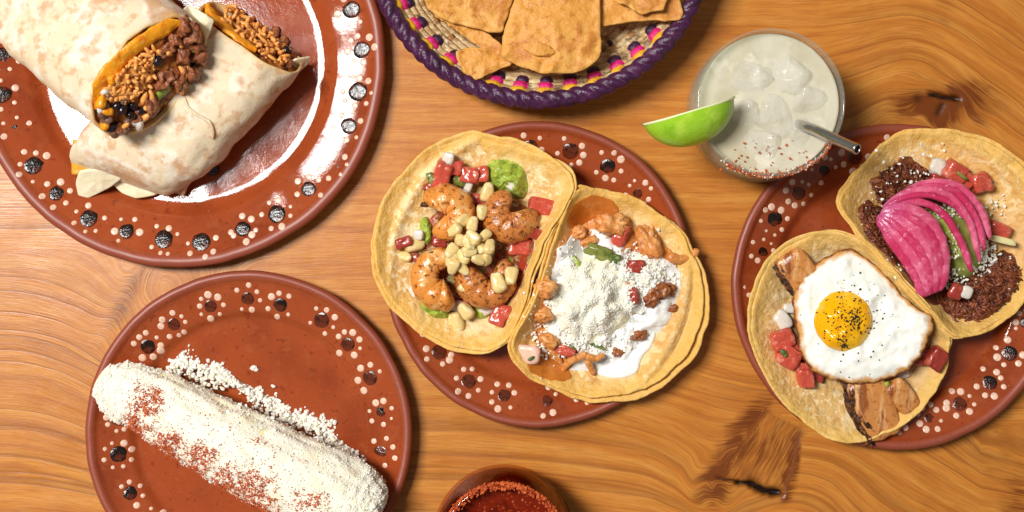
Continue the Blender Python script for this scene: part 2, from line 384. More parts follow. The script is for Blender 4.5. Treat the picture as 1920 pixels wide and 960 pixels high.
MT['steel'] = M('brushed_steel', C(200, 198, 192), .22, metal=1, bump=[(300, .0002, .2)])
MT['bore_shade'] = M('straw_bore_shade', C(26, 26, 28), .5)  # shade of the straw's hollow, put into the colour
def clear_glass(tint=(.955, .97, .95, 1), milk=.13, name='clear_glass'):
    m = bpy.data.materials.new(name); m.use_nodes = True; nt = m.node_tree; nd = nt.nodes; nd.remove(nd["Principled BSDF"])
    t = nd.new("ShaderNodeBsdfTransparent"); t.inputs[0].default_value = tint
    g = nd.new("ShaderNodeBsdfGlossy"); g.inputs["Roughness"].default_value = .02
    lw_ = nd.new("ShaderNodeLayerWeight"); lw_.inputs[0].default_value = .5
    pw_ = nd.new("ShaderNodeMath"); pw_.operation = 'POWER'; pw_.inputs[1].default_value = 4.0; nt.links.new(lw_.outputs['Facing'], pw_.inputs[0])
    f = nd.new("ShaderNodeMath"); f.operation = 'MULTIPLY_ADD'; f.inputs[1].default_value = .16; f.inputs[2].default_value = .05; nt.links.new(pw_.outputs[0], f.inputs[0])
    x = nd.new("ShaderNodeMixShader"); L = nt.links
    n = nd.new("ShaderNodeTexNoise"); n.inputs["Scale"].default_value = 60; tc = nd.new("ShaderNodeTexCoord"); L.new(tc.outputs["Object"], n.inputs["Vector"])
    bm = nd.new("ShaderNodeBump"); bm.inputs["Strength"].default_value = .3; bm.inputs["Distance"].default_value = .001; L.new(n.outputs[0], bm.inputs["Height"]); L.new(bm.outputs[0], g.inputs["Normal"])
    L.new(f.outputs[0], x.inputs[0]); L.new(t.outputs[0], x.inputs[1]); L.new(g.outputs[0], x.inputs[2]); df = nd.new("ShaderNodeBsdfDiffuse"); df.inputs[0].default_value = C(222, 222, 206); y_ = nd.new("ShaderNodeMixShader"); y_.inputs[0].default_value = milk; L.new(x.outputs[0], y_.inputs[1]); L.new(df.outputs[0], y_.inputs[2]); L.new(y_.outputs[0], nd["Material Output"].inputs[0])
    return m
MT['glass'] = clear_glass()
MT['glass_red'] = clear_glass((.86, .66, .52, 1), 0.0, 'amber_glass')
MT['ice'] = M('ice', C(244, 243, 234), .015, ior=1.5, bump=[(45, .008, .9), (140, .003, .7)], alpha=.24, spec=1.0)
MT['margarita'] = M('cloudy_lime_drink', C(206, 200, 178), .08, mix=[(30, C(190, 180, 148), .4, .7, .7), (70, C(226, 220, 200), .6, .8, .7)], spec=.12, ior=1.33, bump=[(45, .003, .4), (140, .001, .3)], sss=.1, srad=(1, 1, .8), sscale=.01)
MT['michelada'] = M('red_tomato_drink', C(112, 30, 12), .06, mix=[(70, C(84, 18, 8), .45, .65, .8), (420, C(170, 70, 30), .66, .74, .6)], spec=.2, ior=1.33, bump=[(60, .001, .3)])

# ------------------------------------------------------------------ table
def table_material():
    m = bpy.data.materials.new('varnished_pine'); m.use_nodes = True
    nt = m.node_tree; nd = nt.nodes; L = nt.links; b = nd["Principled BSDF"]
    def attr(n):
        a = nd.new("ShaderNodeAttribute"); a.attribute_name = n; return a.outputs["Fac"]
    def math_(op, a, b_=None, c=None):
        x = nd.new("ShaderNodeMath"); x.operation = op
        for i, v in enumerate((a, b_, c)):
            if v is None: continue
            if isinstance(v, (int, float)): x.inputs[i].default_value = v
            else: L.new(v, x.inputs[i])
        return x.outputs[0]
    def noise(vec, scale, detail=4, dims='3D', w=None, r=.55):
        n = nd.new("ShaderNodeTexNoise"); n.noise_dimensions = dims; n.inputs["Scale"].default_value = scale; n.inputs["Detail"].default_value = detail; n.inputs["Roughness"].default_value = r
        if w is not None: L.new(w, n.inputs["W"])
        if vec is not None: L.new(vec, n.inputs["Vector"])
        return n.outputs[0]
    def ramp(v, stops):
        r = nd.new("ShaderNodeValToRGB"); e = r.color_ramp.elements
        while len(e) < len(stops): e.new(.5)
        for k, (p, c) in enumerate(stops): e[k].position = p; e[k].color = c if len(c) == 4 else (*c, 1)
        L.new(v, r.inputs[0]); return r.outputs[0]
    def mix(f, a, b_):
        x = nd.new("ShaderNodeMix"); x.data_type = 'RGBA'
        if isinstance(f, (int, float)): x.inputs[0].default_value = f
        else: L.new(f, x.inputs[0])
        for i, v in ((6, a), (7, b_)):
            if isinstance(v, tuple): x.inputs[i].default_value = v
            else: L.new(v, x.inputs[i])
        return x.outputs[2]
    grain, line, stain_shade, dark = attr("grain"), attr("line"), attr("stain_shade"), attr("dark")
    along = attr("along")
    cv = nd.new("ShaderNodeCombineXYZ"); L.new(math_('MULTIPLY', along, .004), cv.inputs[0]); L.new(math_('MULTIPLY', grain, .05), cv.inputs[1])
    cv2 = nd.new("ShaderNodeCombineXYZ"); L.new(math_('MULTIPLY', along, .02), cv2.inputs[0]); L.new(math_('MULTIPLY', grain, .35), cv2.inputs[1])
    streak = noise(cv.outputs[0], 1.0, 5)
    fibre = noise(cv2.outputs[0], 1.0, 4)
    wob = math_('MULTIPLY', math_('SUBTRACT', noise(cv.outputs[0], .6, 2), .5), .3)
    irr = noise(None, 1.0, 2, '1D', math_('MULTIPLY', grain, .011))
    ph = math_('ADD', math_('ADD', math_('MULTIPLY', grain, 1 / 52), math_('MULTIPLY', irr, 3.2)), wob)
    fr = math_('FRACT', ph)
    ring = ramp(fr, [(0, (0, 0, 0)), (.55, (.10, .10, .10)), (.84, (.38, .38, .38)), (.94, (1, 1, 1)), (.985, (.55, .55, .55)), (1.0, (0, 0, 0))])
    base = ramp(streak, [(.25, C(172, 98, 34)), (.5, C(199, 127, 50)), (.75, C(212, 148, 68))])
    base = mix(math_('MULTIPLY', math_('MULTIPLY', ring, line), .66), base, C(128, 70, 26))
    base = mix(math_('MULTIPLY', ramp(fibre, [(.45, (0, 0, 0)), (.66, (1, 1, 1))]), .40), base, C(152, 84, 34))
    base = mix(math_('MULTIPLY', ramp(fibre, [(.22, (1, 1, 1)), (.42, (0, 0, 0))]), .20), base, C(222, 164, 94))
    cv3 = nd.new("ShaderNodeCombineXYZ"); L.new(math_('MULTIPLY', along, .05), cv3.inputs[0]); L.new(math_('MULTIPLY', grain, .9), cv3.inputs[1])
    pore = noise(cv3.outputs[0], 1.0, 3)
    base = mix(math_('MULTIPLY', ramp(pore, [(.60, (0, 0, 0)), (.70, (1, 1, 1))]), .35), base, C(120, 62, 24))
    tt = math_('MULTIPLY', stain_shade, math_('ADD', math_('ADD', math_('MULTIPLY', math_('SUBTRACT', fibre, .5), 2.2), math_('MULTIPLY', math_('SUBTRACT', streak, .5), 2.4)), 1.15))
    rs_ = nd.new("ShaderNodeMapRange"); rs_.interpolation_type = 'SMOOTHSTEP'; rs_.inputs[1].default_value = .12; rs_.inputs[2].default_value = .85; L.new(tt, rs_.inputs[0])
    sn = rs_.outputs[0]
    base = mix(sn, base, C(112, 55, 16))
    base = mix(dark, base, C(20, 10, 7))
    L.new(base, b.inputs["Base Color"])
    tc = nd.new("ShaderNodeTexCoord")
    rr = nd.new("ShaderNodeMapRange"); rr.inputs[1].default_value = .3; rr.inputs[2].default_value = .7; rr.inputs[3].default_value = .24; rr.inputs[4].default_value = .40
    L.new(noise(tc.outputs["Object"], 40), rr.inputs[0]); L.new(rr.outputs[0], b.inputs["Roughness"])
    b.inputs["Specular IOR Level"].default_value = .30
    bn = nd.new("ShaderNodeBump"); bn.inputs["Strength"].default_value = .18; bn.inputs["Distance"].default_value = .0006
    L.new(math_('SUBTRACT', fibre, math_('MULTIPLY', ring, .5)), bn.inputs["Height"])
    bn2 = nd.new("ShaderNodeBump"); bn2.inputs["Strength"].default_value = .25; bn2.inputs["Distance"].default_value = .0008
    L.new(noise(tc.outputs["Object"], 60, 3), bn2.inputs["Height"]); L.new(bn.outputs[0], bn2.inputs["Normal"])
    L.new(bn2.outputs[0], b.inputs["Normal"])
    return m

def build_table():
    xs = np.r_[np.linspace(-900, -40, 44), np.arange(0, 1921, 4), np.linspace(1960, 2820, 44)]
    ys = np.r_[np.linspace(-700, -30, 34), np.arange(0, 961, 4), np.linspace(990, 1660, 34)]
    X, Y = np.meshgrid(xs, ys)
    P3 = np.stack([X, Y, 0 * X], -1)
    # grain level function: lines follow f = const
    f = Y.copy()
    g = lambda x, y, cx, cy, sx, sy: np.exp(-((x - cx) / sx) ** 2 - ((y - cy) / sy) ** 2)
    xl = np.clip(X / 190, -1.2, 1.6)
    f -= np.sign(xl) * xl ** 2 * 62 * sm(430, 560, Y) * (1 - sm(760, 1000, Y) * .7) * (1 - sm(300, 520, X))
    f -= np.clip((X - 800) / 520, 0, 2) ** 2 * 45 * sm(450, 700, Y)
    f -= np.clip((X - 1000) / 400, 0, 1) * 40 * g(X, Y, 1300, 700, 300, 160)
    # knot by the glass: lines arch over it
    f += 60 * g(X, Y, 1715, 150, 120, 150) - np.clip((X - 1690) / 230, 0, 2) ** 1.5 * 90 * sm(-200, 60, Y) * (1 - sm(300, 600, Y))
    dk = np.hypot((X - 1765) / 1.5, Y - 192); f += 12 * np.sin(dk / 11) * np.exp(-(dk / 60) ** 2)
    # knot beside the chipped scar
    f -= 60 * g(X, Y, 1330, 900, 70, 90) * 1.0
    f += 55 * g(X, Y, 1520, 900, 110, 90)
    f += np.clip((X - 1560) / 360, 0, 2) * -70 * sm(780, 900, Y)
    dk2 = np.hypot(X - 1335, (Y - 915) / 1.3); f += 16 * np.sin(dk2 / 9) * np.exp(-(dk2 / 50) ** 2)
    # branch feature between the two plates
    d3 = np.abs((X - 255) - (Y - 530) * -.55) / 26
    f += 20 * np.exp(-d3 ** 2) * sm(430, 500, Y) * (1 - sm(600, 680, Y))
    PS = P3 * np.array([.16, 1, 1])
    f += 7 * fbm(PS, 110, 3, 1) + 1.2 * fbm(PS, 18, 2, 2)
    line = .25 + .75 * np.maximum(1 - sm(150, 420, X) * 1.0, np.maximum(sm(640, 820, Y) * .8, sm(1500, 1640, X)))
    line = np.maximum(line, .8 * sm(1260, 1400, X) * sm(480, 640, Y))
    n1 = fbm(P3, 60, 3, 3)
    wx, wy = X + 14 * fbm(P3, 40, 3, 8), Y + 14 * fbm(P3, 40, 3, 9)
    st = .75 * g(wx, wy, 1765, 195, 75, 32) + .30 * g(wx, wy, 1790, 190, 170, 70)
    # scar: darker panel + diagonal brown streak running up to the plate
    def quad(px, py, poly, soft):
        d = np.full(px.shape, 1e9)
        for k in range(len(poly)):
            (x0, y0), (x1, y1) = poly[k], poly[(k + 1) % len(poly)]
            nx, ny = (y1 - y0), -(x1 - x0); L_ = math.hypot(nx, ny)
            d = np.minimum(d, ((px - x0) * nx + (py - y0) * ny) / L_)
        gx, gy = np.mean(poly, axis=0); sgn = 1
        (x0, y0), (x1, y1) = poly[0], poly[1]
        if (gx - x0) * (y1 - y0) - (gy - y0) * (x1 - x0) < 0: raise ValueError('winding')
        return sm(-soft, soft, d)
    sx_, sy_ = X + 6 * fbm(P3, 30, 2, 11), Y + 4 * fbm(P3, 30, 2, 12)
    pan = quad(sx_, sy_, [(1505, 800), (1475, 918), (1342, 895), (1440, 770)][::-1], 3.5)
    st = np.maximum(st, .42 * pan * (1 + .3 * n1))
    f = f * (1 - pan) + ((X - 1420) * .85 + (Y - 850) * .5 + 6 * fbm(P3, 60, 2, 15) + 500) * pan
    along = X * (1 - pan) + (Y * 1.2 - X * .5) * pan
    dd = np.abs((wx - 1385) + (wy - 830) * .72) / 1.23
    st = np.maximum(st, .75 * np.exp(-(dd / 26) ** 2) * sm(700, 780, Y) * (1 - sm(890, 930, Y)))
    dd2 = np.abs((wx - 1490) + (wy - 860) * .25)
    st = np.maximum(st, .7 * np.exp(-(dd2 / 12) ** 2) * sm(780, 820, Y) * (1 - sm(930, 960, Y)))
    st = np.maximum(st, .6 * g(wx, wy, 1345, 920, 42, 42))
    st = np.maximum(st, .5 * g(wx, wy, 1905, 930, 40, 60))
    st = np.maximum(st, .45 * np.exp(-d3 ** 2) * sm(470, 510, Y) * (1 - sm(590, 650, Y)))
    st = np.maximum(st, .22 * sm(1350, 1700, X) * np.clip(.6 + n1, 0, 1))  # light falloff toward the right side, painted into the wood colour
    # cracks (real hollows)
    c1 = np.exp(-(((Y - 913 - (X - 1420) * .12 + 7 * n1 + 4 * fbm(P3, 14, 2, 21)) / np.interp(X, [1370, 1400, 1415, 1465], [3, 4, 10, 9])) ** 2)) * sm(1368, 1384, X) * (1 - sm(1462, 1472, X))
    c1b = np.exp(-(((Y - 896 - (X - 1340) * .15) / 2.5) ** 2)) * sm(1340, 1348, X) * (1 - sm(1376, 1390, X))
    c2 = np.exp(-(((Y - 184 - (X - 1770) * .16 + 6 * n1) / 4.5) ** 2)) * sm(1736, 1748, X) * (1 - sm(1792, 1806, X))
    c3 = np.exp(-(((X - 1768 + (Y - 205) * .5 + 8 * n1) / 6) ** 2)) * sm(190, 196, Y) * (1 - sm(212, 222, Y)) * .7
    c4 = g(X + 8 * n1, Y, 1722, 184, 9, 9) * .6
    dk_ = np.clip(np.maximum.reduce([c1 * 1.3, c1b, c2 * 1.25, c3, c4]), 0, 1)
    Z = -14 * np.maximum.reduce([c1, c1b * .4, c2 * .7, c3 * .3]) - .5 * pan
    V = np.stack([X - 960, 480 - Y, Z], -1).reshape(-1, 3)
    ny, nx = X.shape
    idx = np.arange(ny * nx).reshape(ny, nx)
    F = np.stack([idx[:-1, :-1], idx[1:, :-1], idx[1:, 1:], idx[:-1, 1:]], -1).reshape(-1, 4)
    # give the board thickness: skirt and underside
    edge = np.r_[idx[0, :], idx[1:, -1], idx[-1, -2::-1], idx[-2:0:-1, 0]]
    nv = len(V); low = V[edge].copy(); low[:, 2] = -110
    V = np.vstack([V, low]); k = len(edge)
    sk = [(int(edge[i]), int(edge[(i + 1) % k]), nv + (i + 1) % k, nv + i) for i in range(k)]
    Fl = F.tolist() + sk + [[nv + i for i in range(k)][::-1]]
    pad = lambda a: np.r_[a.ravel(), a.ravel()[edge]]
    o = make('table_top', V, Fl, table_material(), origin=(0, 0, 0),
             attrs={'grain': pad(f), 'line': pad(np.clip(line, 0, 1)), 'stain_shade': pad(np.clip(st, 0, 1)), 'dark': pad(dk_), 'along': pad(along)})
    tag(o, 'varnished knotty pine table top under all the plates', 'table', kind='structure')
build_table()

# ------------------------------------------------------------------ plates
PLATES = {}
def plate_prof(R):
    return [(0, 9), (.30, 9), (.55, 9), (.66, 9), (.69, 9.3), (.705, 11), (.72, 14.5), (.738, 19.5), (.752, 22.5), (.765, 24), (.80, 26.6), (.86, 31.6), (.915, 36.5), (.93, 38.6), (.94, 42), (.952, 45.6), (.966, 47.6), (.982, 47.2), (.994, 44.5), (1.0, 40), (.997, 35), (.975, 29), (.90, 22), (.80, 14), (.72, 6), (.66, 0.2), (.60, 0.2), (.58, 3), (0, 3)]
def plate_top_z(key, V):
    c, R = PLATES[key]
    r = np.hypot(V[..., 0] - c[0], V[..., 1] - c[1]) / R
    pr = np.array(plate_prof(R)[:20])
    z = np.interp(r, pr[:, 0], pr[:, 1])
    return np.where(r > 1.0, -50, z)
def build_plate(key, px, py, R, label, nflow, phase, rflow, dotmats, petals, seed):
    c = W(px, py, 46); c = np.array([c[0], c[1], 0.0]); R = R * (1 - 46 / H)
    PLATES[key] = (c, R)
    root = thing('clay_plate', label, 'plate', c, 'round red clay plates on the table')
    n = 160
    prof = np.array(plate_prof(R))
    V, F = lathe_v([(r * R, z) for r, z in prof], c[0], c[1], n)
    ang = np.arctan2(V[:, 1] - c[1], V[:, 0] - c[0]); rr = np.hypot(V[:, 0] - c[0], V[:, 1] - c[1]) / R
    wob = fbm(np.stack([np.cos(ang) * 2, np.sin(ang) * 2, rr * 0], -1), 1.0, 3, seed)
    wob2 = fbm(np.stack([np.cos(ang) * 9, np.sin(ang) * 9, rr * 2], -1), 1.0, 2, seed + 3)
    k = 1 + (.006 * wob + .003 * wob2) * sm(.6, 1, rr)
    V[:, 0] = c[0] + (V[:, 0] - c[0]) * k; V[:, 1] = c[1] + (V[:, 1] - c[1]) * k
    V[:, 2] += np.where(V[:, 2] > 8, (1.4 * wob + .8 * wob2) * sm(.5, .9, rr), 0)
    rt = np.repeat(prof[:, 0], n)
    rt[n * 20:] = .99
    make('dish', V, F, MT['clay'], root, origin=c, rt=rt)
    # painted slip flowers
    pr = prof[:20]
    def dot(cx, cy, rad, hgt, m=12):
        """flattened bead of slip lying on the sloping rim"""
        a = np.linspace(0, 2 * np.pi, m, endpoint=False)
        rows = []
        for s, hh in ((1.0, -.6), (.93, .45), (.6, .95)):
            x = cx + rad * s * np.cos(a); y = cy + rad * s * np.sin(a)
            z = np.interp(np.hypot(x - c[0], y - c[1]) / R, pr[:, 0], pr[:, 1])
            rows.append(np.stack([x, y, z + hgt * hh], -1))
        z0 = np.interp(math.hypot(cx - c[0], cy - c[1]) / R, pr[:, 0], pr[:, 1])
        V = np.vstack(rows + [np.array([[cx, cy, z0 + hgt]])])
        F = []
        for i in range(2): F += [(i * m + j, i * m + (j + 1) % m, (i + 1) * m + (j + 1) % m, (i + 1) * m + j) for j in range(m)]
        F += [(2 * m + j, 2 * m + (j + 1) % m, 3 * m) for j in range(m)]
        return V, F
    r0 = np.random.default_rng(seed)
    for i in range(nflow):
        a = math.radians(phase) + 2 * math.pi * i / nflow + r0.normal(0, .012)
        rf = (rflow + r0.normal(0, .008)) * R
        cx, cy = c[0] + rf * math.cos(a), c[1] + rf * math.sin(a)
        rad = 13.5 * r0.uniform(.88, 1.15)
        if key == 'A': rad *= 1.18
        V, F = dot(cx, cy, rad, .8, 20)
        rag = 1 + .10 * fbm(V, 9, 2, seed + i)
        V[:, 0] = cx + (V[:, 0] - cx) * rag; V[:, 1] = cy + (V[:, 1] - cy) * rag
        o = make('painted_dot', V, F, MT[dotmats[int(r0.integers(len(dotmats)))]], root, origin=(cx, cy, 30))
        Vs, Fs, b0 = [], [], 0
        npet = petals + int(r0.integers(-1, 2))
        off = r0.uniform(0, 6.28)
        for j in range(npet):
            if r0.random() < .14: continue
            b = off + 2 * math.pi * j / npet + r0.normal(0, .10)
            rp = (rad + 9.5 + r0.normal(0, 1.6))
            v, f = dot(cx + rp * math.cos(b), cy + rp * math.sin(b), 6.1 * r0.uniform(.6, 1.25), 1.0, 10)
            Vs.append(v); Fs += [tuple(k + b0 for k in q) for q in f]; b0 += len(v)
        make('petal_dots', np.vstack(Vs), Fs, MT['slip_white'], o, origin=(cx, cy, 30))
    return root
build_plate('A', 335, 115, 387, 'large red clay plate holding the cut burrito, with black dots', 29, 4, .875, ['slip_black'], 7, 11)
build_plate('B', 464, 814, 307, 'red clay plate carrying the cheese covered corn cob', 22, 9, .815, ['slip_black', 'slip_brown', 'slip_brown'], 8, 12)
build_plate('C', 1010, 514, 288, 'red clay plate under the shrimp taco and the chicken taco', 20, 3, .83, ['slip_brown', 'slip_black', 'slip_brown'], 8, 13)
build_plate('D', 1680, 538, 307, 'red clay plate under the fried egg taco and the beef taco', 24, 15, .83, ['slip_black', 'slip_brown', 'slip_black'], 8, 14)

# ------------------------------------------------------------------ generic sheets
def sheet(name, pts, zfun, th, mat, parent=None, n=120, rings=26, sharp=False, rise=None, t0=.45, pw=1.8, bumpz=0, bscale=30, seed=0, wob=0, floor=None, origin=None, ctr=None, xyexp=1.0, z0=None, fine=0):
    """pts: photo-pixel outline (optional third column = rim rise)."""
    P = np.asarray(pts, float)
    O = polyline(P, n) if sharp else spline(P, n)
    if wob:
        e = np.stack([O[:, 0], O[:, 1], O[:, 0] * 0], -1)
        d = O[:, :2] - O[:, :2].mean(0); d /= np.linalg.norm(d, axis=1, keepdims=True)
        O[:, :2] += d * (wob * fbm(e, 40, 3, seed))[:, None]
    c = O[:, :2].mean(0) if ctr is None else np.array(ctr, float)
    t = np.linspace(0, 1, rings + 1)[1:]
    G = c + (O[None, :, :2] - c) * (t ** xyexp)[:, None, None]
    Gp = np.vstack([c[None], G.reshape(-1, 2)])
    T = np.r_[0, np.repeat(t, n)]
    R_ = np.r_[0, np.tile(O[:, 2] if O.shape[1] > 2 else np.zeros(n), rings)]
    z = zfun(Gp[:, 0], Gp[:, 1], T) + R_ * np.clip((T - t0) / (1 - t0), 0, 1) ** pw
    if bumpz: z = z + bumpz * 1.6 * T ** 3 * fbm(np.stack([Gp[:, 0], Gp[:, 1], 0 * T], -1), bscale * .55, 2, seed + 8)
    if bumpz: z = z + bumpz * fbm(np.stack([Gp[:, 0], Gp[:, 1], 0 * T], -1), bscale, 3, seed + 5)
    if fine: z = z + fine * np.clip(fbm(np.stack([Gp[:, 0], Gp[:, 1], 0 * T], -1), 13, 3, seed + 9), -.3, 1)
    V = W(Gp[:, 0], Gp[:, 1], z)
    if floor is not None:
        fz = floor(V)
        d = V[:, 2] - fz; z = np.where(d > 8, z, fz + 8 * np.exp((np.minimum(d, 8) - 8) / 8.0))
        V = W(Gp[:, 0], Gp[:, 1], z)
    Vt, F, rt = thick_polar(V, n, rings, th, T)
    o = make(name, Vt, F, mat, parent, origin=origin, rt=rt)
    return o, V
def surf(V):
    Q = PX(V)
    def f(px, py):
        px, py = np.broadcast_arrays(np.asarray(px, float), np.asarray(py, float))
        sh = px.shape; a = np.stack([px.ravel(), py.ravel()], -1)
        out = np.empty(len(a))
        for i in range(0, len(a), 400):
            d = ((a[i:i + 400, None] - Q[None]) ** 2).sum(-1)
            k = np.argpartition(d, 9, axis=1)[:, :9]
            w = 1 / (np.take_along_axis(d, k, 1) + 12)
            out[i:i + 400] = (V[k, 2] * w).sum(1) / w.sum(1)
        return out.reshape(sh)
    return f

# ------------------------------------------------------------------ tortillas of the four tacos
TZ = {}
def taco_shell(key, plate, pts, mat, lab_up, lab_low, shift, zbase, scale_low=1.0, fold_out=7, seed=0):
    P = np.asarray(pts, float)
    P[:, 2] = np.where(P[:, 2] > 60, 60 + (P[:, 2] - 60) * .55, P[:, 2])
    fl = lambda V: plate_top_z(plate, V) + 5
    lowpts = P.copy(); c = P[:, :2].mean(0)
    hi = (P[:, 2] > 61)
    d = P[:, :2] - c; dn = d / np.linalg.norm(d, axis=1, keepdims=True)
    lowpts[:, :2] = c + d * scale_low + np.where(hi[:, None], dn * fold_out, np.array(shift)[None])
    lowpts[:, 2] = P[:, 2] * 1.0 + 1
    low, Vl = sheet('corn_tortilla', lowpts, lambda x, y, t: zbase + 0 * x, 4.5, mat, rise=True, t0=.42, bumpz=2.2, bscale=60, seed=seed + 2, floor=fl, wob=4.0, rings=30)
    tag(low, lab_low, 'tortilla', 'doubled corn tortillas of the tacos')
    up, Vu = sheet('corn_tortilla', P, lambda x, y, t: zbase + 5 + 0 * x, 4.5, mat, t0=.42, bumpz=2.2, bscale=60, seed=seed + 2, floor=lambda V: np.maximum(plate_top_z(plate, V) + 10, -50), wob=3.5, rings=48, n=200, fine=2.2)
    tag(up, lab_up, 'tortilla', 'doubled corn tortillas of the tacos')
    TZ[key] = surf(Vu[::3])
taco_shell(1, 'C', [(870, 252, 40), (930, 255, 44), (1000, 275, 52), (1050, 310, 66), (1074, 348, 84), (1054, 395, 96), (1022, 445, 100), (998, 505, 100), (984, 560, 98), (962, 618, 84), (922, 652, 56), (870, 650, 46), (805, 625, 44), (750, 582, 46), (716, 522, 50), (703, 460, 52), (717, 390, 50), (752, 330, 44), (808, 275, 40)],
    MT['tort1'], 'yellow corn tortilla holding the shrimp, upper of the pair', 'yellow corn tortilla beneath the shrimp taco, lower of the pair', (-7, 8), 17, .99, 8, 1)
taco_shell(2, 'C', [(1085, 360, 74), (1130, 358, 54), (1190, 372, 44), (1250, 412, 40), (1290, 462, 38), (1312, 520, 36), (1316, 590, 36), (1294, 650, 36), (1250, 698, 36), (1190, 732, 38), (1120, 742, 40), (1050, 728, 44), (992, 694, 62), (962, 650, 84), (990, 590, 100), (1016, 530, 102), (1036, 470, 100), (1060, 402, 94)],
    MT['tort2'], 'sauce stained corn tortilla under the chicken and crema, upper one', 'corn tortilla peeking out beneath the chicken taco, lower one', (11, 9), 17, 1.004, 7, 5)
taco_shell(3, 'D', [(1500, 444, 52), (1560, 436, 62), (1620, 458, 82), (1668, 502, 98), (1712, 548, 100), (1752, 598, 94), (1778, 642, 72), (1774, 692, 50), (1745, 745, 46), (1700, 788, 44), (1650, 816, 44), (1590, 828, 44), (1540, 812, 46), (1482, 768, 48), (1433, 700, 52), (1408, 632, 56), (1405, 572, 58), (1426, 512, 56), (1460, 468, 52)],
    MT['tort3'], 'corn tortilla with raised edge carrying the fried egg, upper one', 'corn tortilla beneath the fried egg taco, lower one', (2, 2), 17, .975, 8, 9)
taco_shell(4, 'D', [(1680, 256, 42), (1750, 248, 40), (1820, 257, 40), (1890, 290, 40), (1930, 334, 40), (1962, 420, 42), (1948, 520, 44), (1900, 588, 48), (1842, 622, 58), (1792, 626, 80), (1754, 588, 98), (1704, 536, 102), (1654, 478, 102), (1604, 428, 98), (1578, 386, 82), (1594, 342, 62), (1634, 292, 48)],
    MT['tort4'], 'corn tortilla cradling shredded beef and pink onion, upper one', 'corn tortilla beneath the beef taco, lower one', (6, -8), 17, .985, 8, 13)

# ------------------------------------------------------------------ shrimp taco
def mound(name, pts, base, h, mat, parent=None, n=64, rings=16, amp=4, nscale=14, seed=0, pw=2.2, wob=3, label=None, cat=None, group=None, th=2.0, kind=None, attrs=True):
    """a soft heap with real volume: dome over a surface, closed below"""
    O = spline(np.asarray(pts, float)[:, :2], n)
    e = np.stack([O[:, 0], O[:, 1], 0 * O[:, 0]], -1)
    c = O.mean(0); d = O - c; d /= np.linalg.norm(d, axis=1, keepdims=True)
    O = O + d * (wob * fbm(e, 16, 3, seed))[:, None]
    t = np.linspace(0, 1, rings + 1)[1:]
    G = np.vstack([c[None], (c + (O[None] - c) * (t ** .85)[:, None, None]).reshape(-1, 2)])
    T = np.r_[0, np.repeat(t ** .85, n)]
    b = base(G[:, 0], G[:, 1])
    dome = (1 - T ** pw)
    nz = fbm(np.stack([G[:, 0], G[:, 1], 0 * T], -1), nscale, 4, seed + 2) * amp * np.clip(1.15 - T ** 4, 0, 1)
    z = b + 1.0 + h * dome + nz
    z = np.maximum(z, b + .5)
    V = W(G[:, 0], G[:, 1], z)
    low = W(G[-n:, 0], G[-n:, 1], b[-n:] - 3)
    cb = W(c[0], c[1], b[0] - 3)
    F = polar_faces(n, rings)
    nv = len(V); bs = nv - n
    F += [(bs + j, nv + j, nv + (j + 1) % n, bs + (j + 1) % n) for j in range(n)]
    F += [(nv + n, nv + (j + 1) % n, nv + j) for j in range(n)]
    V = np.vstack([V, low, cb[None]])
    o = make(name, V, F, mat, parent, rt=np.r_[T, np.ones(n), 1])
    if label: tag(o, label, cat, group, kind)
    return o, surf(V[:nv])
z1 = TZ[1]
g1 = 'guacamole smears in the shrimp taco'
_, zg1 = mound('guacamole_dollop', [(905, 345), (912, 310), (935, 298), (965, 300), (985, 320), (990, 355), (975, 372), (940, 366), (915, 372)], z1, 30, MT['guac'], amp=9, nscale=16, seed=2, label='largest lumpy guacamole dollop above the browned shrimp', cat='guacamole', group=g1)
mound('guacamole_dollop', [(792, 565), (815, 560), (850, 570), (850, 590), (820, 594), (798, 585)], z1, 22, MT['guac'], amp=6, nscale=14, seed=3, label='bright guacamole dollop below the curled pale shrimp', cat='guacamole', group=g1)
mound('guacamole_dollop', [(885, 580), (905, 572), (920, 580), (910, 594), (892, 594)], z1, 18, MT['guac'], amp=5, nscale=14, seed=4, label='small guacamole dab beside the white onion chip', cat='guacamole', group=g1)
mound('guacamole_dollop', [(786, 420), (800, 405), (812, 430), (812, 460), (796, 462)], z1, 18, MT['guac'], amp=5, nscale=14, seed=5, label='thin guacamole smear beside the lone corn kernels', cat='guacamole', group=g1)
mound('guacamole_dollop', [(798, 350), (815, 345), (822, 362), (810, 378), (798, 370)], z1, 16, MT['guac'], amp=5, nscale=12, seed=6, label='small guacamole dab under the two tomato chunks', cat='guacamole', group=g1)
# filling bed between the shrimp so no bare tortilla shows
mound('salsa_bed', [(800, 420), (850, 370), (930, 370), (1000, 400), (1000, 460), (960, 560), (880, 580), (810, 540), (785, 470)], z1, 15, MT['salsa'], amp=8, nscale=12, seed=8, label='wet red salsa bed lying under the four shrimp', cat='salsa')

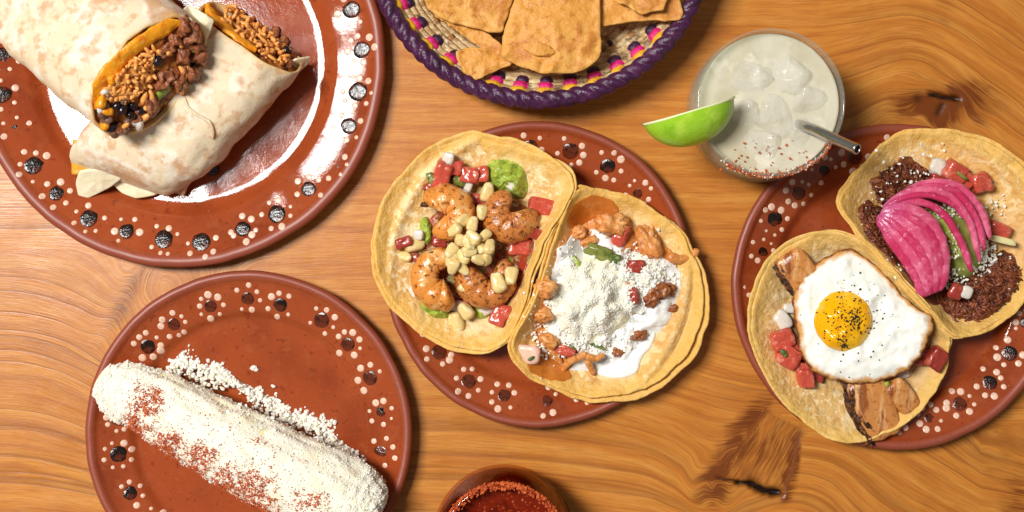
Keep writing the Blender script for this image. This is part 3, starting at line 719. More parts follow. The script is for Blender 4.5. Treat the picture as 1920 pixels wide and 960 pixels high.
def dice(px, py, s, ang, mat, label, cat, group, zf, dz=0, tilt=(0, 0), asp=(1, 1, .8), name='tomato_piece', k=7, amp=.14):
    z = float(zf(px, py)) + s * asp[2] * .75 + dz
    o = lump(name, px, py, z, (s * asp[0], s * asp[1], s * asp[2]), MT[mat], (tilt[0], tilt[1], ang), k=k, amp=amp, nscale=.9, sub=3)
    return tag(o, label, cat, group)
gt = 'diced tomato in the shrimp taco'
for a in [(828, 330, 19, 15, 'tomato', 'tall tomato chunk beside the grey onion flake', (18, 10), (.8, 1.5, .9)),
          (852, 316, 14, 5, 'tomato', 'glossy tomato cube under the small upper onion bit', (0, 12), (1, 1, 1)),
          (880, 328, 15, 8, 'tomato', 'tomato cube partly under the long onion sliver', (0, 0), (1.2, 1, 1)),
          (902, 326, 13, -5, 'tomato', 'tomato cube touching the largest guacamole dollop', (5, 0), (1, 1.1, 1)),
          (812, 352, 13, 40, 'tomato_dark', 'small wet tomato bit above the speckled shrimp', (10, 0), (1, 1, .8)),
          (1014, 389, 20, 12, 'tomato', 'broad tomato chunk beside the tortilla fold', (-10, 8), (1.1, .8, .8)),
          (975, 462, 18, 4, 'tomato', 'bright tomato cube below the browned shrimp', (0, 0), (1.15, .9, .9)),
          (1002, 438, 13, 20, 'tomato_dark', 'dark tomato bit wedged under the browned shrimp', (0, 15), (1.2, .8, .8)),
          (757, 455, 13, -20, 'tomato_dark', 'lone dark tomato bit beside the outermost kernel', (0, 0), (1.2, .8, .7)),
          (885, 548, 17, -15, 'tomato', 'tomato chunk between the two lower shrimp', (0, 10), (1.2, 1, .9)),
          (938, 590, 17, 25, 'tomato', 'pale tomato chunk lying lowest in the shrimp taco', (0, -8), (.9, 1.25, .8)),
          (898, 376, 13, 10, 'tomato', 'pink tomato bit between the two upper shrimp', (0, 0), (1.3, .9, .9)),
          (825, 452, 12, 10, 'tomato_dark', 'tomato bit between the speckled and the curled shrimp', (0, 0), (1.3, .9, .9)),
          (786, 492, 11, 60, 'tomato_dark', 'thin tomato sliver beside the curled pale shrimp', (0, 0), (1.6, .6, .7))]:
    dice(a[0], a[1], a[2], a[3], a[4], a[5], 'tomato', gt, z1, tilt=a[6], asp=a[7], dz=4)
go = 'chopped onion in the shrimp taco'
for a in [(840, 297, 10, 20, 'small pale onion bit farthest from the kernels', (1, 1.1, .5)),
          (881, 340, 10, 20, 'long translucent onion sliver over the tomato cube', (.75, 2.3, .5)),
          (957, 343, 13, 30, 'triangular onion flake on the largest guacamole dollop', (1.1, .9, .45)),
          (915, 578, 12, -35, 'white onion chip between guacamole dab and tomato chunk', (1.3, .8, .5)),
          (858, 574, 12, 10, 'greyish onion piece below the curled pale shrimp', (1.3, .8, .6)),
          (777, 546, 10, 50, 'white onion bit at the edge of the curled shrimp', (1.1, .8, .5)),
          (785, 440, 9, 10, 'purple tinged onion bit above the outermost kernel', (1, 1, .5))]:
    dice(a[0], a[1], a[2], a[3], 'onion', a[4], 'onion', go, z1, asp=a[5], name='onion_piece', k=4, dz=14, tilt=(12, -14))
tag(dice(862, 336, 13, 0, 'pepper_green', '', None, None, z1, name='pepper_piece', k=3, amp=.2, dz=4), 'olive green pepper piece beneath the tomato cubes', 'pepper')
tag(dice(810, 336, 11, 60, 'pepper_green', '', None, None, z1, name='pepper_piece', k=3, amp=.2, asp=(1.3, .7, .7), dz=10), 'olive green pepper piece tucked against the tall tomato chunk', 'pepper')

def shrimp(px, py, R, r0, r1, a0, a1, mat, label, zc, tail=True, flip=1, sq=1.0):
    n = 56; t = np.linspace(0, 1, n)
    a = np.radians(a0 + (a1 - a0) * t)
    rr = R * (1 - .10 * t)
    # thick head end, segmented body, narrow tail
    rad = (r0 + (r1 - r0) * t ** 1.3) * np.sqrt(np.clip(1 - ((.10 - t) / .10) ** 2, 0, 1) * (t < .10) + (t >= .10)) 
    rad = rad * np.where(t > .94, np.sqrt(np.clip((1 - t) / .06, .03, 1)), 1)
    seg = (t * 6.5) % 1.0
    rad = rad * (.88 + .14 * np.abs(np.sin(seg * np.pi)) ** .45)
    x = px + rr * np.cos(a); y = py + rr * np.sin(a) * sq
    z = zc + 5 * np.sin(t * 3)
    P = W(x, y, z)
    V, F = tube_v(P, np.maximum(rad, .6), np.maximum(rad * .92, .6), 18)
    V = V + (vnoise(V / 11.0) * 2.0 + vnoise(V / 4.0) * .7)[:, None] * np.array([.6, .6, 1])
    root = thing('shrimp', label, 'shrimp', np.array([*W(px, py, zc)[:2], zc - r0]), 'grilled shrimp on the taco')
    make('body', V, F, MT[mat], root)
    return root
shrimp(838, 402, 26, 34, 24, -160, 140, 'shrimp', 'speckled orange shrimp curled shut beneath the tomatoes', 70)
shrimp(955, 402, 25, 34, 25, -20, 280, 'shrimp2', 'browned shrimp curled tight next to the tortilla fold', 72)
shrimp(830, 518, 36, 31, 19, 60, 300, 'shrimp', 'pale curled shrimp with an open middle', 68)
shrimp(916, 520, 33, 33, 18, 215, -60, 'shrimp2', 'browned shrimp lying half under the corn kernels', 66)
tag(lump('charred_bit', 797, 384, 84, (7, 6, 5), MT['crust'], amp=.4, sub=2), 'tiny burnt bit stuck on the speckled shrimp', 'crumb')

kern_meshes = []
def kernel(px, py, z, ang, tilt, s, label, group, first=[]):
    V, F = lump_v((12.5, 15.5, 9.5), 3.4, .12, 1.0, rng.random() * 40, 2, taper=.35)
    if len(kern_meshes) < 6:
        o = make('corn_kernel', V, F, MT['corn'], None, origin=(0, 0, 0)); kern_meshes.append(o.data)
    else:
        o = bpy.data.objects.new('corn_kernel', kern_meshes[int(rng.integers(6))]); COL.objects.link(o)
    o.location = W(px, py, z) * U
    o.rotation_euler = (math.radians(tilt), math.radians(rng.uniform(-35, 35)), math.radians(-ang)); o.scale = (s,) * 3
    tag(o, label, 'corn', group)
ks = [(886, 420), (904, 398), (852, 432), (868, 412), (908, 442), (888, 444), (868, 452), (846, 470), (880, 472), (898, 464), (912, 484), (850, 500), (868, 504), (846, 486), (918, 462), (868, 480), (880, 456), (896, 486)]
for i, (x, y) in enumerate(ks):
    d = math.hypot(x - 882, y - 456)
    kernel(x, y, 116 - d * .42 + (i % 3) * 5, rng.uniform(0, 360), rng.uniform(-50, 50), rng.uniform(.86, 1.02), 'pale white corn kernel heaped where the four shrimp meet', 'corn kernels heaped on the shrimp')
for x, y, z, s, lb in [(914, 360, 66, 1.15, 'corn kernel resting against the largest guacamole dollop'), (778, 459, 48, 1.3, 'rounded corn kernel lying apart beside the dark tomato bit'), (760, 481, 46, .9, 'outermost small corn kernel on the bare tortilla'), (934, 528, 100, 1.2, 'corn kernel alone on the lower browned shrimp'), (958, 517, 98, 1.15, 'flat round corn kernel nearest the fold on the lower shrimp'), (873, 582, 58, 1.15, 'upright corn kernel below the two lower shrimp'), (857, 604, 46, 1.25, 'broad corn kernel lowest on the bare tortilla'), (1013, 412, 66, 1.15, 'corn kernel beside the broad tomato chunk at the fold'), (873, 540, 84, .9, 'corn kernel tucked between the curled and the half hidden shrimp')]:
    kernel(x, y, z, rng.uniform(0, 360), rng.uniform(-30, 30), s, lb, 'stray corn kernels on the shrimp taco')

# ------------------------------------------------------------------ chicken taco
z2 = TZ[2]
mound('orange_sauce', [(1062, 420), (1075, 385), (1110, 368), (1150, 375), (1160, 400), (1130, 420), (1090, 440)], z2, 3, MT['sauce'], amp=.6, nscale=30, seed=21, pw=6, label='orange sauce soaked into the chicken tortilla near the fold', cat='sauce')
mound('orange_sauce', [(985, 690), (1010, 665), (1050, 680), (1070, 705), (1050, 715), (1010, 705)], z2, 3, MT['sauce'], amp=.6, nscale=30, seed=22, pw=6, label='orange sauce pooled below the pink onion chunk', cat='sauce')
_, zb2 = mound('chicken_filling', [(1070, 430), (1140, 400), (1200, 430), (1265, 480), (1262, 560), (1225, 620), (1160, 670), (1080, 690), (1010, 660), (1005, 590), (1030, 520), (1040, 470)], z2, 50, MT['chicken'], n=90, rings=30, amp=13, nscale=24, seed=23, label='braised chicken filling under the crema and cheese', cat='chicken')
gc = 'braised chicken pieces on the taco'
for x, y, sx, sy, sz, an, m, lb in [
    (1150, 422, 30, 20, 20, 10, 'chicken', 'large glazed chicken lump above the crema'),
    (1217, 452, 20, 30, 20, -20, 'chicken', 'smooth oval chicken piece next to the sauced strip'),
    (1085, 436, 15, 13, 13, 0, 'chicken', 'small round chicken lump by the fold, beside the sauce'),
    (1105, 452, 16, 9, 11, -20, 'chicken', 'small chicken chunk poking from the crema below the glazed lump'),
    (1022, 540, 18, 18, 17, 20, 'chicken', 'orange chicken chunk beside the fold midway down'),
    (1018, 590, 17, 14, 14, 0, 'chicken', 'chicken chunk dusted with cheese near the pink onion'),
    (1030, 640, 18, 12, 14, 30, 'chicken', 'chicken piece above the lowest orange sauce'),
    (1240, 545, 17, 15, 14, 0, 'chicken_dark', 'caramelised chicken cube amid the thin crema'),
    (1222, 562, 13, 14, 13, 30, 'chicken_dark', 'dark chicken cube touching the caramelised cube'),
    (1258, 543, 10, 12, 11, 0, 'chicken_dark', 'small brown chicken bit nearest the tortilla edge'),
    (1196, 628, 15, 9, 12, -10, 'chicken_dark', 'brown chicken bit peeking through lower crema'),
    (1158, 660, 12, 9, 12, 20, 'chicken_dark', 'brown chicken bit beside the crema puddle'),
    (1262, 578, 11, 7, 8, 0, 'chicken_dark', 'tiny chicken crumb at the crema edge')]:
    o = lump('chicken_piece', x, y, float(zb2(x, y)) + sz * .55, (sx, sy, sz), MT[m], (0, 0, an), k=2.4, amp=.36, nscale=.6, sub=3)
    tag(o, lb, 'chicken', gc)
def strand(name, pts, w, h, mat, n=24, taper=.35, parent=None, seed=0, m=10):
    """pts: (px,py,z)"""
    P = spline(pts, n, closed=False); P = W(P[:, 0], P[:, 1], P[:, 2])
    t = np.linspace(0, 1, n); pr = np.clip(np.minimum(t, 1 - t) * 9, .06, 1) ** .5
    V, F = tube_v(P, w * pr * (1 - taper * t), h * pr, m)
    V = V + (vnoise(V / 7.0 + seed) * .10 * w)[:, None]
    return make(name, V, F, mat, parent, rt=np.r_[np.repeat(t, m), 0, 1])
for k, (pts, w, lb) in enumerate([
    ([(1252, 480, 62), (1275, 486, 56), (1300, 478, 52), (1306, 466, 54)], 10, 'sauced orange chicken strip reaching over the tortilla edge'),
    ([(1082, 668, 64), (1064, 682, 52), (1050, 702, 42)], 8, 'long pulled chicken shred hanging out at the bottom'),
    ([(1100, 662, 68), (1082, 672, 60), (1062, 678, 52)], 7, 'pulled chicken shred crossing the longest shred'),
    ([(1100, 676, 64), (1108, 690, 54), (1114, 702, 46)], 7, 'short pulled chicken shred dipping into crema'),
    ([(1098, 668, 68), (1120, 672, 64), (1132, 664, 62)], 7, 'pulled chicken shred lying under the cheese heap'),
    ([(1030, 655, 60), (1044, 668, 54), (1056, 688, 44)], 7, 'pulled chicken shred next to the orange sauce pool')]):
    tag(strand('chicken_shred', pts, w, w * .7, MT['chicken'], seed=k), lb, 'chicken', 'pulled chicken shreds')
# crema drapes over the heap
zz = lambda x, y: zb2(x, y)
zall2 = lambda x, y: np.maximum(z2(x, y), zb2(x, y) - 0)
def in_b(x, y): return np.maximum(z2(x, y), np.where(z2(x, y) < 200, zb2(x, y), 0))
_, zc2 = mound('crema', [(1048, 470), (1075, 440), (1098, 448), (1112, 428), (1140, 440), (1160, 452), (1180, 470), (1205, 472), (1235, 482), (1262, 495), (1276, 520), (1274, 560), (1252, 585), (1248, 612), (1222, 632), (1205, 655), (1195, 690), (1172, 704), (1120, 704), (1072, 696), (1080, 682), (1110, 678), (1105, 660), (1060, 655), (1030, 630), (1018, 600), (1028, 570), (1036, 540), (1030, 520), (1038, 495)],
    zb2, 7, MT['crema'], n=170, rings=46, amp=9, nscale=20, seed=25, pw=5, wob=6, label='runny white crema draped over the chicken filling', cat='crema')
mound('crema', [(1120, 690), (1160, 668), (1200, 640), (1228, 622), (1222, 650), (1202, 672), (1196, 698), (1170, 708), (1130, 706)], z2, 6, MT['crema'], n=60, rings=12, amp=1, nscale=30, seed=26, pw=5, wob=2, label='crema puddle run out onto the bare tortilla', cat='crema')
mound('crema', [(1214, 570), (1240, 560), (1262, 575), (1258, 600), (1238, 612), (1216, 604)], zc2, 7, MT['crema'], n=50, rings=12, amp=2, nscale=20, seed=27, pw=3, label='round crema blob below the caramelised chicken cube', cat='crema')
gch = thing('cheese_heap', 'snowy heap of crumbled white cheese on the chicken taco', 'cheese', W(1105, 570, 60))
_, zh = mound('cheese_core', [(1052, 520), (1075, 490), (1110, 478), (1145, 490), (1168, 520), (1178, 570), (1170, 610), (1140, 632), (1095, 638), (1055, 625), (1034, 590), (1038, 550)], zc2, 20, MT['cotija_base'], parent=gch, n=110, rings=36, amp=9, nscale=22, seed=28, wob=14, pw=1.8)
r = np.random.default_rng(5)
def blobpts(n, cx, cy, sx, sy, ang=0):
    q = r.normal(size=(n, 2)); a = math.radians(ang)
    return cx + q[:, 0] * sx * math.cos(a) - q[:, 1] * sy * math.sin(a), cy + q[:, 0] * sx * math.sin(a) + q[:, 1] * sy * math.cos(a)
th = r.uniform(0, 6.283, 6000); rr_ = np.sqrt(r.uniform(0, 1.1, 6000)) * (1 + .08 * np.sin(th * 5) + .08 * np.sin(th * 3 + 1))
x, y = 1107 + rr_ * 68 * np.cos(th), 560 + rr_ * 76 * np.sin(th)
zc_ = np.where(rr_ < .9, zh(x, y), np.maximum(zc2(x, y), z2(x, y)))
V, F = crumbs_v(W(x, y, zc_ + r.uniform(-.8, .9, len(x))), r.uniform(.8, 1.9, len(x)) * r.uniform(.6, 1.2, len(x)), 0, .5, 3)
tag(make('cheese_crumbs', V, F, MT['cotija'], gch, smooth=False), kind='stuff')
xs, ys = [], []
for n_, cx, cy, sx, sy in [(260, 1205, 510, 22, 20), (160, 1190, 555, 14, 14), (260, 1030, 600, 18, 34), (120, 1180, 490, 26, 16), (160, 1060, 650, 30, 14), (120, 1130, 640, 34, 14), (60, 1090, 470, 22, 14), (70, 1225, 530, 24, 30)]:
    a, b = blobpts(n_, cx, cy, sx, sy); xs.append(a); ys.append(b)
x, y = np.concatenate(xs), np.concatenate(ys)
V, F = crumbs_v(W(x, y, np.maximum(zc2(x, y), z2(x, y)) + r.uniform(0, 4, len(x))), r.uniform(1.2, 3.4, len(x)), 0, .5, 4)
tag(make('scattered_cheese_crumbs', V, F, MT['cotija'], None, smooth=False), 'loose cheese crumbs scattered round the cheese heap', 'cheese', kind='stuff')
for x, y, s, an, m, lb, asp, nm, ct in [
    (1164, 442, 15, 10, 'tomato', 'pink tomato chunk leaning on the glazed chicken lump', (.9, 1.2, .9), 'tomato_piece', 'tomato'),
    (1125, 474, 17, 20, 'pepper_green', 'green chilli piece lying in the crema', (1.5, .7, .5), 'chilli_piece', 'pepper'),
    (1150, 484, 10, 20, 'herb', 'dark green chilli bit touching the green chilli piece', (1.3, .9, .6), 'chilli_piece', 'pepper'),
    (1080, 492, 9, 60, 'guac', 'pale green avocado sliver in the crema near the fold', (1.4, .6, .5), 'avocado_sliver', 'avocado'),
    (1192, 500, 12, 0, 'tomato_dark', 'dark tomato bit dusted with cheese at the top', (1.3, .9, .7), 'tomato_piece', 'tomato'),
    (1186, 556, 11, 0, 'tomato_dark', 'red tomato bit under a cap of cheese crumbs', (1, 1.3, .7), 'tomato_piece', 'tomato'),
    (1058, 656, 14, 20, 'tomato', 'tomato strip by the herb leaf below the cheese heap', (1.6, .6, .7), 'tomato_piece', 'tomato'),
    (1066, 650, 8, 30, 'herb', 'green herb leaf lying on the tomato strip', (1.5, .6, .4), 'herb_leaf', 'herb'),
    (1118, 648, 5, 20, 'herb', 'slim green chive sliver in the lower crema', (3, .6, .4), 'herb_sliver', 'herb'),
    (1128, 492, 5, 55, 'herb', 'slim dark chive sliver in the upper crema', (3, .5, .4), 'herb_sliver', 'herb')]:
    z = float(np.maximum(zc2(x, y), z2(x, y))) + s * asp[2] * .12
    tag(lump(nm, x, y, z, (s * asp[0], s * asp[1], s * asp[2]), MT[m], (8, -6, an), k=5, amp=.22, sub=3), lb, ct)
MT['onion_pink'] = M('pink_stained_onion', C(236, 190, 166), .2, mix=[(60, C(246, 220, 200), .45, .66, .8)], sss=.4, srad=(1, .7, .6), sscale=.004)
tag(lump('onion_piece', 990, 664, float(z2(995, 660)) + 14, (22, 17, 9), MT['onion_pink'], (10, -10, 10), k=4.5, amp=.1), 'pink stained onion chunk at the tip of the chicken taco', 'onion')
tag(lump('herb_sliver', 996, 672, float(z2(995, 660)) + 26, (7, 3, 1.6), MT['herb'], (0, 0, -30), k=2.5, amp=.1), 'green herb fleck on the pink stained onion chunk', 'herb')

# ------------------------------------------------------------------ fried egg taco
z3 = TZ[3]
cp = lambda pts: [(1370 + x * .4584, 420 + y * .4584) for x, y in pts]
gp = 'roast pork strips on the egg taco'
def pork(px, py, sx, sy, sz, ang, label, crust_side, z, tilt=(0, 0)):
    root = thing('pork_belly_strip', label, 'pork', W(px, py, z - sz), gp)
    V, F = lump_v((sx, sy, sz), 5, .06, .7, rng.random() * 30, 3)
    # gentle bend
    V[:, 2] += 4 * np.sin(V[:, 1] / sy * 2)
    Rm = rotm(math.radians(tilt[0]), math.radians(tilt[1]), math.radians(-ang))
    make('meat', V @ Rm.T + W(px, py, z), F, MT['pork'], root)
    if crust_side:
        V2, F2 = lump_v((sx * .34, sy * .90, sz * .9), 3.6, .34, .28, rng.random() * 30, 3)
        V2[:, 0] += crust_side * sx * .86; V2[:, 2] += 4 * np.sin(V2[:, 1] / sy * 2)
        make('charred_rind', V2 @ Rm.T + W(px, py, z), F2, MT['crust'], root)
    return root
pork(1500, 512, 30, 44, 13, -62 + 90 - 62, 'pork belly strip leaning out above the fried egg', -1, float(z3(1500, 512)) + 22, (0, -8))
pork(1638, 762, 36, 62, 15, -24, 'broad pork belly strip sticking out below the egg', -1, float(z3(1640, 760)) + 20)
pork(1690, 742, 22, 34, 13, -40, 'small pork belly end next to the broad strip', 0, float(z3(1690, 742)) + 18)
gt3 = 'diced tomato round the fried egg'
for x, y, s, an, m, lb, asp in [
    (1466, 636, 19, -18, 'tomato', 'tomato chunk touching the white onion by the egg', (1.1, .85, .9)),
    (1478, 668, 19, 30, 'tomato', 'orange tomato cube speckled with herb beside the egg', (1.1, 1, .9)),
    (1492, 655, 14, 60, 'tomato', 'pink tomato wedge squeezed against the egg edge', (1.5, .7, .9)),
    (1510, 708, 15, -6, 'tomato', 'lowest pink tomato cube on the bare tortilla', (.95, 1.15, .9)),
    (1503, 688, 13, 10, 'tomato', 'tomato bit between the lowest cube and the egg', (1.2, .8, .8)),
    (1530, 704, 12, 20, 'tomato_dark', 'dark tomato bit tucked under the egg rim', (1.2, .8, .7)),
    (1756, 672, 19, 30, 'tomato_dark', 'glossy deep red tomato chunk near the tortilla tip', (.85, 1.1, .9)),
    (1728, 668, 18, 0, 'tomato_dark', 'dark tomato chunk between egg and deep red chunk', (1.3, .9, .8))]:
    dice(x, y, s, an, m, lb, 'tomato', gt3, z3, asp=asp, tilt=(8, 6), dz=3)
for x, y, s, an, lb in [(1468, 600, 16, 50, 'white onion chunk above the tomato chunks by the egg'), (1480, 578, 10, 0, 'small cloudy onion bit beside the egg edge'), (1690, 700, 12, -20, 'lilac onion bit under the egg above the pork end')]:
    dice(x, y, s, an, 'onion', lb, 'onion', 'onion bits round the fried egg', z3, asp=(1.2, .9, .6), name='onion_piece', k=3.5, dz=3)
tag(lump('herb_leaf', 1470, 662, float(z3(1470, 662)) + 36, (8, 5, 2), MT['herb'], (0, 0, 60), k=2.5, amp=.3), 'tiny dark herb leaf on the orange tomato cube', 'herb')
tag(lump('herb_leaf', 1660, 722, float(z3(1660, 722)) + 42, (9, 5, 3), MT['guac'], (0, 0, -20), k=2.5, amp=.3), 'green herb scrap between the egg rim and pork', 'herb')
egg = thing('fried_egg', 'sunny side up fried egg with browned lacy edge on its taco', 'egg', W(1610, 600, 60))
ebase = lambda x, y: 74 + .10 * (x - 1610) - .0 * y + np.where(x > 1690, (x - 1690) * .25, 0)
eo = cp([(262, 400), (258, 290), (300, 195), (370, 150), (440, 112), (490, 100), (560, 145), (640, 215), (700, 285), (770, 350), (822, 372), (830, 410), (800, 490), (765, 560), (690, 615), (560, 655), (430, 642), (330, 595), (278, 515)])
_, ze = mound('egg_white', eo, ebase, 15, MT['eggwhite'], parent=egg, n=150, rings=40, amp=6.5, nscale=24, seed=31, pw=6, wob=3)
aa = np.linspace(0, 2 * np.pi, 18, endpoint=False)
_, zy = mound('yolk', np.c_[1581 + 55 * np.cos(aa), 602 + 56 * np.sin(aa)], ze, 25, MT['yolk'], parent=egg, n=90, rings=28, amp=1.0, nscale=30, seed=33, pw=2.6, wob=2.0)
def yz(x, y):
    d2 = ((x - 1581) / 55) ** 2 + ((y - 602) / 56) ** 2
    return np.where(d2 < .98, zy(x, y), ze(x, y))
px_ = np.r_[r.normal(1592, 24, 170), r.normal(1605, 7, 60), r.normal(1580, 5, 45), r.normal(1600, 50, 50)]
py_ = np.r_[r.normal(590, 28, 170), r.normal(598, 10, 60), r.normal(640, 9, 45), r.normal(600, 45, 50)]
V, F = crumbs_v(W(px_, py_, yz(px_, py_) + .6), r.uniform(.7, 2.0, len(px_)), 0, .5, 9)
tag(make('ground_pepper', V, F, MT['pepper'], egg, smooth=False), kind='stuff')

# ------------------------------------------------------------------ beef taco
z4 = TZ[4]
def shreds(n, poly_c, sx, sy, ang, zf, h, seed, L=25, w=2.3):
    rr = np.random.default_rng(seed); Vs, Fs, b0 = [], [], 0
    for i in range(n):
        q = rr.uniform(-1, 1, 2)
        while q @ q > 1: q = rr.uniform(-1, 1, 2)
        a = math.radians(ang)
        x = poly_c[0] + q[0] * sx * math.cos(a) - q[1] * sy * math.sin(a); y = poly_c[1] + q[0] * sx * math.sin(a) + q[1] * sy * math.cos(a)
        t = rr.normal(math.radians(ang + 70), .7); l = L * rr.uniform(.5, 1.2)
        z = zf(x, y) + h * (1 - q @ q) * .35 + rr.uniform(0, 5)
        bend = rr.normal(0, .35) * l
        pts = np.array([[x - math.cos(t) * l / 2, y - math.sin(t) * l / 2, z - rr.uniform(0, 5)], [x + bend * -math.sin(t) * .5, y + bend * math.cos(t) * .5, z + 1], [x + math.cos(t) * l / 2, y + math.sin(t) * l / 2, z - rr.uniform(0, 5)]])
        P = spline(pts, 6, False); P = W(P[:, 0], P[:, 1], P[:, 2])
        ww = w * rr.uniform(.6, 1.4)
        v, f = tube_v(P, ww * np.array([.3, .9, 1, 1, .9, .3]), None, 6)
        Vs.append(v); Fs += [tuple(k + b0 for k in q_) for q_ in f]; b0 += len(v)
    return np.vstack(Vs), Fs
for pts, cx, cy, sx, sy, an, h, n, sd, lb in [
    ([(1650, 380), (1632, 340), (1660, 325), (1680, 315), (1690, 295), (1720, 305), (1745, 330), (1740, 355), (1700, 375), (1670, 400)], 1690, 348, 52, 36, -25, 26, 240, 41, 'brown shredded beef heap above the pink onion'),
    ([(1620, 420), (1610, 390), (1628, 378), (1650, 400), (1660, 440), (1690, 480), (1680, 500), (1640, 460)], 1640, 425, 22, 40, -30, 18, 120, 42, 'thin shredded beef trail beside the fold and onion tip'),
    ([(1760, 560), (1790, 530), (1830, 520), (1850, 490), (1880, 470), (1905, 490), (1908, 530), (1890, 560), (1860, 590), (1820, 602), (1780, 590)], 1842, 545, 76, 40, -35, 28, 520, 43, 'dark shredded beef heap below the green avocado crema')]:
    root = thing('shredded_beef', lb, 'beef', W(cx, cy, 20), 'shredded beef on the taco')
    _, zb4 = mound('beef_heap', pts, z4, h, MT['beef'], parent=root, n=70, rings=20, amp=6, nscale=11, seed=sd, wob=5)
    V, F = shreds(n, (cx, cy), sx, sy, an, zb4, 6, sd)
    tag(make('beef_shreds', V, F, MT['beef'], root), kind='stuff')
_, zbed = mound('beef_bed', [(1660, 400), (1720, 350), (1800, 355), (1850, 410), (1860, 470), (1830, 530), (1770, 570), (1730, 560), (1690, 500)], z4, 26, MT['beef'], n=70, rings=20, amp=5, nscale=16, seed=46, label='shredded beef bed hidden beneath the pink onion slices', cat='beef')
_, zav = mound('avocado_crema', [(1725, 400), (1760, 385), (1800, 400), (1838, 440), (1848, 480), (1835, 510), (1812, 523), (1785, 515), (1775, 480), (1760, 440)], zbed, 36, MT['avo'], n=70, rings=18, amp=2.5, nscale=26, seed=47, pw=2.6, wob=2, label='green avocado crema dollop under the pink onion fan', cat='avocado')
gon = 'pickled onion slices fanned on the beef taco'
apex = np.array([1648, 402])
L0 = np.array([(1648, 402), (1668, 440), (1700, 485), (1722, 520), (1737, 556)], float)
L1 = np.array([(1652, 399), (1700, 392), (1745, 420), (1768, 475), (1762, 545)], float)
names_l = ['outermost pickled onion slice, nearest the tortilla fold', 'second pickled onion slice from the fold', 'third pickled onion slice from the fold', 'fourth pickled onion slice from the fold', 'fifth pickled onion slice from the fold', 'pickled onion slice bordering the green crema on the fold side']
zon = lambda x, y: np.maximum(zbed(x, y), zav(x, y))
for k in range(6):
    f = k / 5
    p = L0 * (1 - f) + L1 * f
    zs = np.array([104, 108, 110, 108, 101]) + 1.5 * k + np.array([0, 4, 6, 4, 0]) * math.sin(f * 3.14)
    o = strand('pickled_onion_slice', np.c_[p, zs], 11.5, 8, MT[['pickle', 'pickle_b', 'pickle', 'pickle_b', 'pickle', 'pickle_b'][k]], n=40, taper=-.15, seed=k, m=14)
    tag(o, names_l[k], 'onion', gon)
for k, (pp, w, lb) in enumerate([
    ([(1655, 396), (1715, 378), (1765, 398), (1800, 450), (1822, 510)], 10, 'single pickled onion slice crossing the green avocado crema'),
    ([(1655, 390), (1710, 358), (1770, 362), (1815, 410), (1838, 492)], 10, 'pickled onion slice on the far side of the crema gap'),
    ([(1662, 386), (1720, 352), (1785, 356), (1828, 405), (1846, 470)], 10, 'second to last pickled onion slice away from the fold'),
    ([(1670, 382), (1725, 347), (1790, 346), (1836, 388), (1857, 448)], 10, 'farthest pickled onion slice, under the tomato pieces'),
    ([(1657, 392), (1690, 372), (1740, 366), (1790, 385), (1806, 410)], 8, 'short pickled onion slice lying between the long ones')]):
    zs = np.array([106, 112, 116, 113, 106]) - (k % 4) * 2
    tag(strand('pickled_onion_slice', np.c_[np.array(pp, float), zs], w * .74, 6, MT['pickle_b' if k % 2 else 'pickle'], n=40, taper=.1, seed=20 + k, m=14), lb, 'onion', gon)
gt4 = 'diced tomato on the beef taco'
for x, y, s, an, m, lb, asp in [
    (1790, 322, 19, 25, 'tomato', 'largest red tomato cube above the pink onion', (1.1, .95, .9)),
    (1812, 338, 15, 40, 'tomato', 'tomato bit carrying a green stem, amid the larger cubes', (1, .9, .9)),
    (1838, 342, 17, -20, 'tomato', 'soft tomato piece nearest the outer tortilla edge', (1.0, 1.0, .8)),
    (1760, 336, 14, 0, 'tomato_dark', 'dark tomato bit between the beef and the tomato cube', (1.2, .8, .8)),
    (1873, 430, 17, 20, 'tomato', 'tomato wedge beside the pale onion stick', (1.2, .7, .8))]:
    dice(x, y, s, an, m, lb, 'tomato', gt4, z4, asp=asp, dz=8, tilt=(10, 5))
tag(dice(1759, 312, 15, 20, 'onion', '', None, None, z4, asp=(1, 1, .7), name='onion_piece', k=3.5, dz=6), 'round white onion bit beside the largest tomato cube', 'onion')
tag(lump('green_herb', 1804, 330, float(z4(1804, 330)) + 46, (12, 3, 2.5), MT['pepper_green'], (0, 0, 38), k=3, amp=.1), 'short green stem on the tomato bit', 'herb')
tag(lump('onion_strip', 1881, 451, float(z4(1881, 451)) + 34, (24, 6, 4), MT['onion_pale'], (0, 0, 14), k=5, amp=.06), 'pale onion stick pointing toward the outer tortilla edge', 'onion')
tag(lump('onion_piece', 1812, 548, 92, (11, 12, 6), MT['onion'], (10, 0, 20), k=3.5, amp=.1), 'grey purple onion bit on the dark beef heap', 'onion')
tag(lump('tomato_piece', 1792, 545, 88, (13, 15, 9), MT['tomato_dark'], (10, 0, 20), k=3.5, amp=.15), 'dark red tomato bit on the dark beef heap', 'tomato')
xs, ys = [], []
for n_, cx, cy, sx, sy in [(40, 1700, 345, 26, 22), (150, 1852, 490, 10, 20), (60, 1785, 525, 12, 12), (50, 1840, 530, 30, 26), (40, 1860, 395, 14, 22), (26, 1650, 400, 26, 24), (30, 1690, 490, 14, 14), (60, 1770, 395, 24, 7), (40, 1790, 450, 9, 26), (20, 1740, 290, 40, 20)]:
    a, b = blobpts(n_, cx, cy, sx, sy); xs.append(a); ys.append(b)
x, y = np.concatenate(xs), np.concatenate(ys)
zt = np.maximum(z4(x, y) + 3, np.where((x > 1640) & (x < 1870) & (y > 340) & (y < 570), zon(x, y) + 6, 0)); zt = np.where((x > 1765) & (y > 475), zt + 12, zt); zt = np.where((y < 375) & (x < 1750) & (x > 1630), zt + 24, zt)
